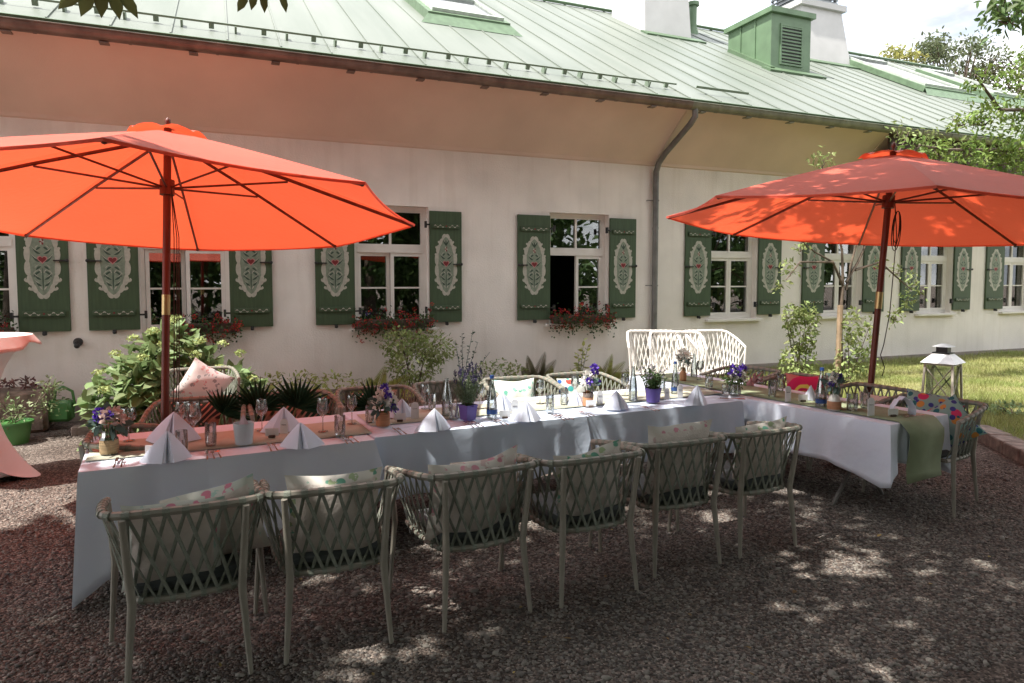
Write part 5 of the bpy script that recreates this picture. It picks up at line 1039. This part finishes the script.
for a in [(415, 419, .125, .058, 'arched card behind the sunlit front napkin left of the lavender'), (515, 417, .135, .055, 'arched card left of the grey blue napkin'), (600, 404, .11, .055, 'arched card right of the clay flower bottle'), (680, 398, .115, .05, 'arched card right of the violet herb pot'), (788, 402, .135, .055, 'arched card at the middle of the crosswise table'), (871, 416, .14, .058, 'arched card nearest the front end of the crosswise table'), (284, 434, .10, .05, 'arched card leaning on the lilac napkin right of the blue cup'), (667, 400, .10, .045, 'narrow arched card close to the violet herb pot')]: arch(*a)
def place(u, v, label, w_=.085, h=.05, rz=0):
    x, y = P2(u, v); t = thing('place_card', label, 'place card', (x, y, ZB), R(-14 + rz), 'white place cards in wooden holders'); m = MB(); m.box((-.022, -.014, 0), (.022, .014, .016), bev=.003); m.build('holder', dwood, t); m = MB(); m.box((-w_ / 2, -.0015, .010), (w_ / 2, .0015, .012 + h)); m.build('card', card_m, t, smooth=False)
for a in [(153, 456, 'place card left of the large front left napkin'), (272, 438, 'place card with tiny flowers right of the pale blue cup'), (400, 422, 'place card right of the terracotta flower jar'), (591, 408, 'place card in front of the clay flower bottle'), (505, 419, 'place card left of the arched card beside the blue capped bottle'), (803, 402, 'place card between the arched card and the bottle on the crosswise table'), (893, 417, 'place card in front of the rolled napkin on the crosswise table')]: place(*a)
def piece(kind, x, y, rz, label):
    m = MB(); m.tube([(0, -.10, .004), (0, -.06, .005), (0, .02, .008), (0, .045, .006)], [.0055, .005, .0025, .003], 8, flat=.5)
    if kind == 'knife': m.add([(-.008, .04, .004), (.008, .04, .004), (.009, .11, .004), (.002, .135, .004), (-.008, .12, .004), (-.008, .04, .008), (.008, .04, .006), (.009, .11, .006), (.002, .135, .006), (-.008, .12, .008)], [(5, 6, 7, 8, 9), (4, 3, 2, 1, 0), (0, 1, 6, 5), (1, 2, 7, 6), (2, 3, 8, 7), (3, 4, 9, 8), (4, 0, 5, 9)])
    elif kind == 'fork':
        m.box((-.011, .045, .004), (.011, .07, .0065))
        for k in range(4): m.box((-.011 + k * .0063, .07, .004), (-.008 + k * .0063, .11, .007))
    else: m.ball((0, .07, .007), .018, sc=(1, 1.5, .25))
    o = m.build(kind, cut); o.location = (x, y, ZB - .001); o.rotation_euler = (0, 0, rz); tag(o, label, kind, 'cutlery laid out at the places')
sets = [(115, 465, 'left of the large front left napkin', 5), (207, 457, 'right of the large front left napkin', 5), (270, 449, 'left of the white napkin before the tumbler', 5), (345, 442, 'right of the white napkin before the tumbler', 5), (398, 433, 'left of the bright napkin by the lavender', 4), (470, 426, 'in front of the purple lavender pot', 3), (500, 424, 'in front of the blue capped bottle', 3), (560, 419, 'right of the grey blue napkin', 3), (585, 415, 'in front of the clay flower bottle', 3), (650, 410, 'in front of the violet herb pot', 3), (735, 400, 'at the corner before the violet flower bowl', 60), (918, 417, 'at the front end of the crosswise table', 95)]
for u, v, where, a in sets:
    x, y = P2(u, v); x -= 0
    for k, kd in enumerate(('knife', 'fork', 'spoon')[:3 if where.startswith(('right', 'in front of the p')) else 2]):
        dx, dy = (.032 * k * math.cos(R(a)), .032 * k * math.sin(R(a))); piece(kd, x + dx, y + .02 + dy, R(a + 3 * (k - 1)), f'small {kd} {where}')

# fan palm leaves laid over the backs of the far chairs
pmg = leafm('fan_palm', (.035, .095, .045), (.02, .055, .03), .25, .2)
for u, v, sc_, ang, lab in ((222, 408, .24, 40, 'fan palm leaf drooping left over the far chair beside the parasol pole'), (258, 404, .27, 85, 'wide fan palm leaf behind the pale blue cup'), (296, 402, .30, 62, 'long fan palm leaf arching right behind the lilac napkin'), (372, 402, .26, 110, 'dark fan palm leaf behind the tumbler and the terracotta flower jar')):
    p = ony(u, v + 6, 6.02); t = thing('palm_leaf', lab, 'palm leaf', p, 0, 'fan palm leaves decorating the far chairs'); C = []; D = []
    for k in range(19):
        a = R(ang - 88 + k * 176 / 18); C.append((0, 0, 0)); D.append((math.cos(a), -.25 + .1 * math.sin(k), max(-.25, math.sin(a)) + .05))
    C = np.array(C, float); D = np.array(D); npmesh('leaf_blade', *leaf_mesh(C, D, np.tile([0, -1., .3], (19, 1)), sc_ * rng.uniform(.85, 1.1, 19), .13, .3, .12), pmg, parent=t)
    m = MB(); m.tube([(0, 0, 0), (-.03, .02, -.12), (-.02, .04, -.24)], .006, 6); m.build('leaf_stalk', G1, t)

# =================================================================== LANTERN, BISTRO TABLE, GARDEN BITS
lp = (8.78, 6.15, lawn_z(8.62, 6.15)); t = thing('garden_lantern', 'large white wooden lantern with pitched roof standing on the lawn', 'lantern', lp, R(18)); lwood = mat('lantern_wood', (.56, .52, .46), .7, .15, 12); lroof = mat('lantern_roof', (.62, .62, .62), .35, .08, 6, metal=.4)
t.scale = (.80, .80, 1); hw = .20; Hh = .60
for sx in (-1, 1):
    for sy in (-1, 1): m = MB(); m.add([(sx * (hw + .03) + a, sy * (hw + .03) + b, 0) for a, b in ((-.016, -.016), (.016, -.016), (.016, .016), (-.016, .016))] + [(sx * hw + a, sy * hw + b, Hh) for a, b in ((-.016, -.016), (.016, -.016), (.016, .016), (-.016, .016))], [(3, 2, 1, 0), (4, 5, 6, 7), (0, 1, 5, 4), (1, 2, 6, 5), (2, 3, 7, 6), (3, 0, 4, 7)]); m.build('post', lwood, t, smooth=False)
for q in range(4):
    M = Matrix.Rotation(q * math.pi / 2, 4, 'Z'); m = MB()
    m.tube([(-hw, -hw, .10), (hw, -hw, Hh - .05)], .009, 4, M=M); m.tube([(hw, -hw - .004, .10), (-hw, -hw - .004, Hh - .05)], .009, 4, M=M); m.build('cross_brace', lwood, t, smooth=False)
    m = MB(); m.box((-hw, -hw - .012, .05), (hw, -hw + .012, .085), M=M); m.box((-hw, -hw - .014, Hh - .03), (hw, -hw + .014, Hh - .002), M=M); m.build('frame_bar', lwood, t, smooth=False)
    m = MB(); m.box((-hw + .016, -hw + .014, .09), (hw - .016, -hw + .017, Hh - .035), M=M); m.build('pane', cgl, t, smooth=False)
m = MB(); m.box((-hw + .01, -hw + .01, .05), (hw - .01, hw - .01, .07)); m.build('floor_plate', lwood, t, smooth=False)
m = MB(); frustum(m, -.26, .26, -.26, .26, Hh, -.12, .12, -.12, .12, Hh + .12); m.build('roof', lroof, t, smooth=False)
m = MB(); m.box((-.13, -.13, Hh + .121), (.13, .13, Hh + .135)); m.box((-.085, -.085, Hh + .135), (.085, .085, Hh + .21)); m.build('vent_box', blk, t, smooth=False)
m = MB(); frustum(m, -.14, .14, -.14, .14, Hh + .211, -.03, .03, -.03, .03, Hh + .25); m.build('top_cap', lroof, t, smooth=False)
# pink stretch-covered bistro table
bt = thing('bistro_table', 'high bistro table in a pale pink stretch cover at the left edge', 'table', (-2.12, 7.45, 0)); m = MB(); n = 48; V = []; rings = 22
for i in range(rings + 1):
    f = i / rings; z = 1.30 * f
    for k in range(n):
        a = 2 * math.pi * k / n; lobe = abs(math.cos(2 * a)) ** 2.2 * (1 - f) ** 2
        r = (.17 + .27 * abs(2 * f - 1) ** 2.4) if f > .5 else (.17 + (.16 + .15 * lobe / max((1 - f) ** 2, 1e-3)) * (1 - 2 * f) ** 1.9)
        V.append((r * math.cos(a), r * math.sin(a), z + (0 if i else .12 * (1 - abs(math.cos(2 * a))))))
m.add(V, [(i * n + k, i * n + (k + 1) % n, (i + 1) * n + (k + 1) % n, (i + 1) * n + k) for i in range(rings) for k in range(n)] + [tuple(rings * n + k for k in range(n))]); m.build('stretch_cover', mat('stretch_pink', (.80, .75, .76), .7, .04, 3, sheen=.3), bt)
m = MB(); m.tube([(0, 0, 0), (0, 0, 1.28)], .035, 12); m.lathe([(.001, .0), (.24, .0), (.24, .02), (.04, .05)], 20); m.build('pedestal', steel, bt)
m = MB(); V = []
for i in range(9):
    f = i / 8
    for k in range(n): a = 2 * math.pi * k / n; wv_ = math.sin(6 * a) * .5 + math.sin(11 * a + 1) * .3; r = (.455 * min(1, f * 2)) + (max(0, f - .5) * 2) * (.05 + .03 * wv_); V.append((r * math.cos(a), r * math.sin(a), .012 - max(0, f - .5) * 2 * (.10 + .04 * wv_ + .05 * math.cos(a + 2))))
m.add(V, [(i * n + k, i * n + (k + 1) % n, (i + 1) * n + (k + 1) % n, (i + 1) * n + k) for i in range(8) for k in range(n)]); o = m.build('table_scarf', [mat('scarf_white', (.80, .74, .72), .7, .2, 4, col2=(.74, .55, .52))]); o.location = (-2.12, 7.45, 1.30); tag(o, 'white and coral scarf draped over the top of the bistro table', 'scarf'); so = o.modifiers.new('t', 'SOLIDIFY'); so.thickness = .004; so.offset = 1
# stone trough, watering can, green tub with shrub
m = MB(); m.box((-3.1, 9.55, 0), (-2.02, 10.1, .50), bev=.04); m.box((-2.98, 9.65, .44), (-2.14, 10.0, .503)); tr_ = thing('stone_trough', 'rough brown stone trough against the wall behind the bistro table', 'trough', (-2.5, 9.8, 0)); o = m.build('trough', mat('rough_stone', (.26, .19, .15), .95, .3, 9, bump=1, bscale=16)); o.parent = tr_; o.matrix_parent_inverse = Matrix.Translation((2.5, -9.8, 0))
n = 160; P = np.stack([rng.uniform(-.45, .4, n), rng.normal(0, .1, n), rng.uniform(.5, .62, n)], 1); npmesh('foliage', *leaf_mesh(P, rdir(n, .3), rdir(n), .07, .4), mat('dry_leaf', (.18, .09, .08), .8, .3, 9, island=.4), parent=tr_)
wg = mat('can_green', (.06, .20, .05), .4, .08, 4, spec=.6); wp = onz(48, 430, 0.1); t = thing('watering_can', 'green plastic watering can with raised handle standing by the wall', 'watering can', (wp.x + .04, 9.7, .1), R(-10))
m = MB(); m.box((-.17, -.085, 0), (.12, .085, .26), bev=.035); m.build('body', wg, t)
m = MB(); m.tube([(.10, 0, .05), (.14, 0, .22), (.12, 0, .36), (.02, 0, .42), (-.06, 0, .38), (-.08, 0, .24)], .017, 8); m.build('handle', wg, t)
m = MB(); m.tube([(-.16, 0, .06), (-.28, 0, .2), (-.38, 0, .34)], [.028, .02, .015], 10); m.tube([(-.37, 0, .33), (-.42, 0, .38)], [.016, .04], 10); m.build('spout', wg, t)
t = thing('plant_tub', 'green plastic tub with a small variegated shrub left of the watering can', 'plant tub', (-2.22, 9.05, 0)); m = MB(); m.lathe([(.001, 0), (.13, 0), (.17, .25), (.185, .25), (.185, .23), (.165, .23)], 24); m.cap(.16, .23, 24); m.build('tub', wg, t, sharp=35)
for c, r, n in [((0, 0, .35), .2, 160), ((.3, .15, .42), .2, 170), ((.33, .15, .6), .12, 80)]:
    P, d = cloud(c, (r, r, r), n, .2); npmesh('foliage', *leaf_mesh(P, d + rdir(n), rdir(n, .8), .05 * rng.uniform(.6, 1.2, n), .45, .2), leafm('variegated', (.45, .50, .30), (.14, .22, .08)), parent=t)
m = MB(); [m.tube([(0, 0, .22), (a * .5, b * .5, .35), (a, b, c)], .006, 5) for a, b, c in ((-.1, 0, .45), (.1, 0, .5), (.3, .15, .55), (.33, .15, .7))]; m.build('stem', bark, t)
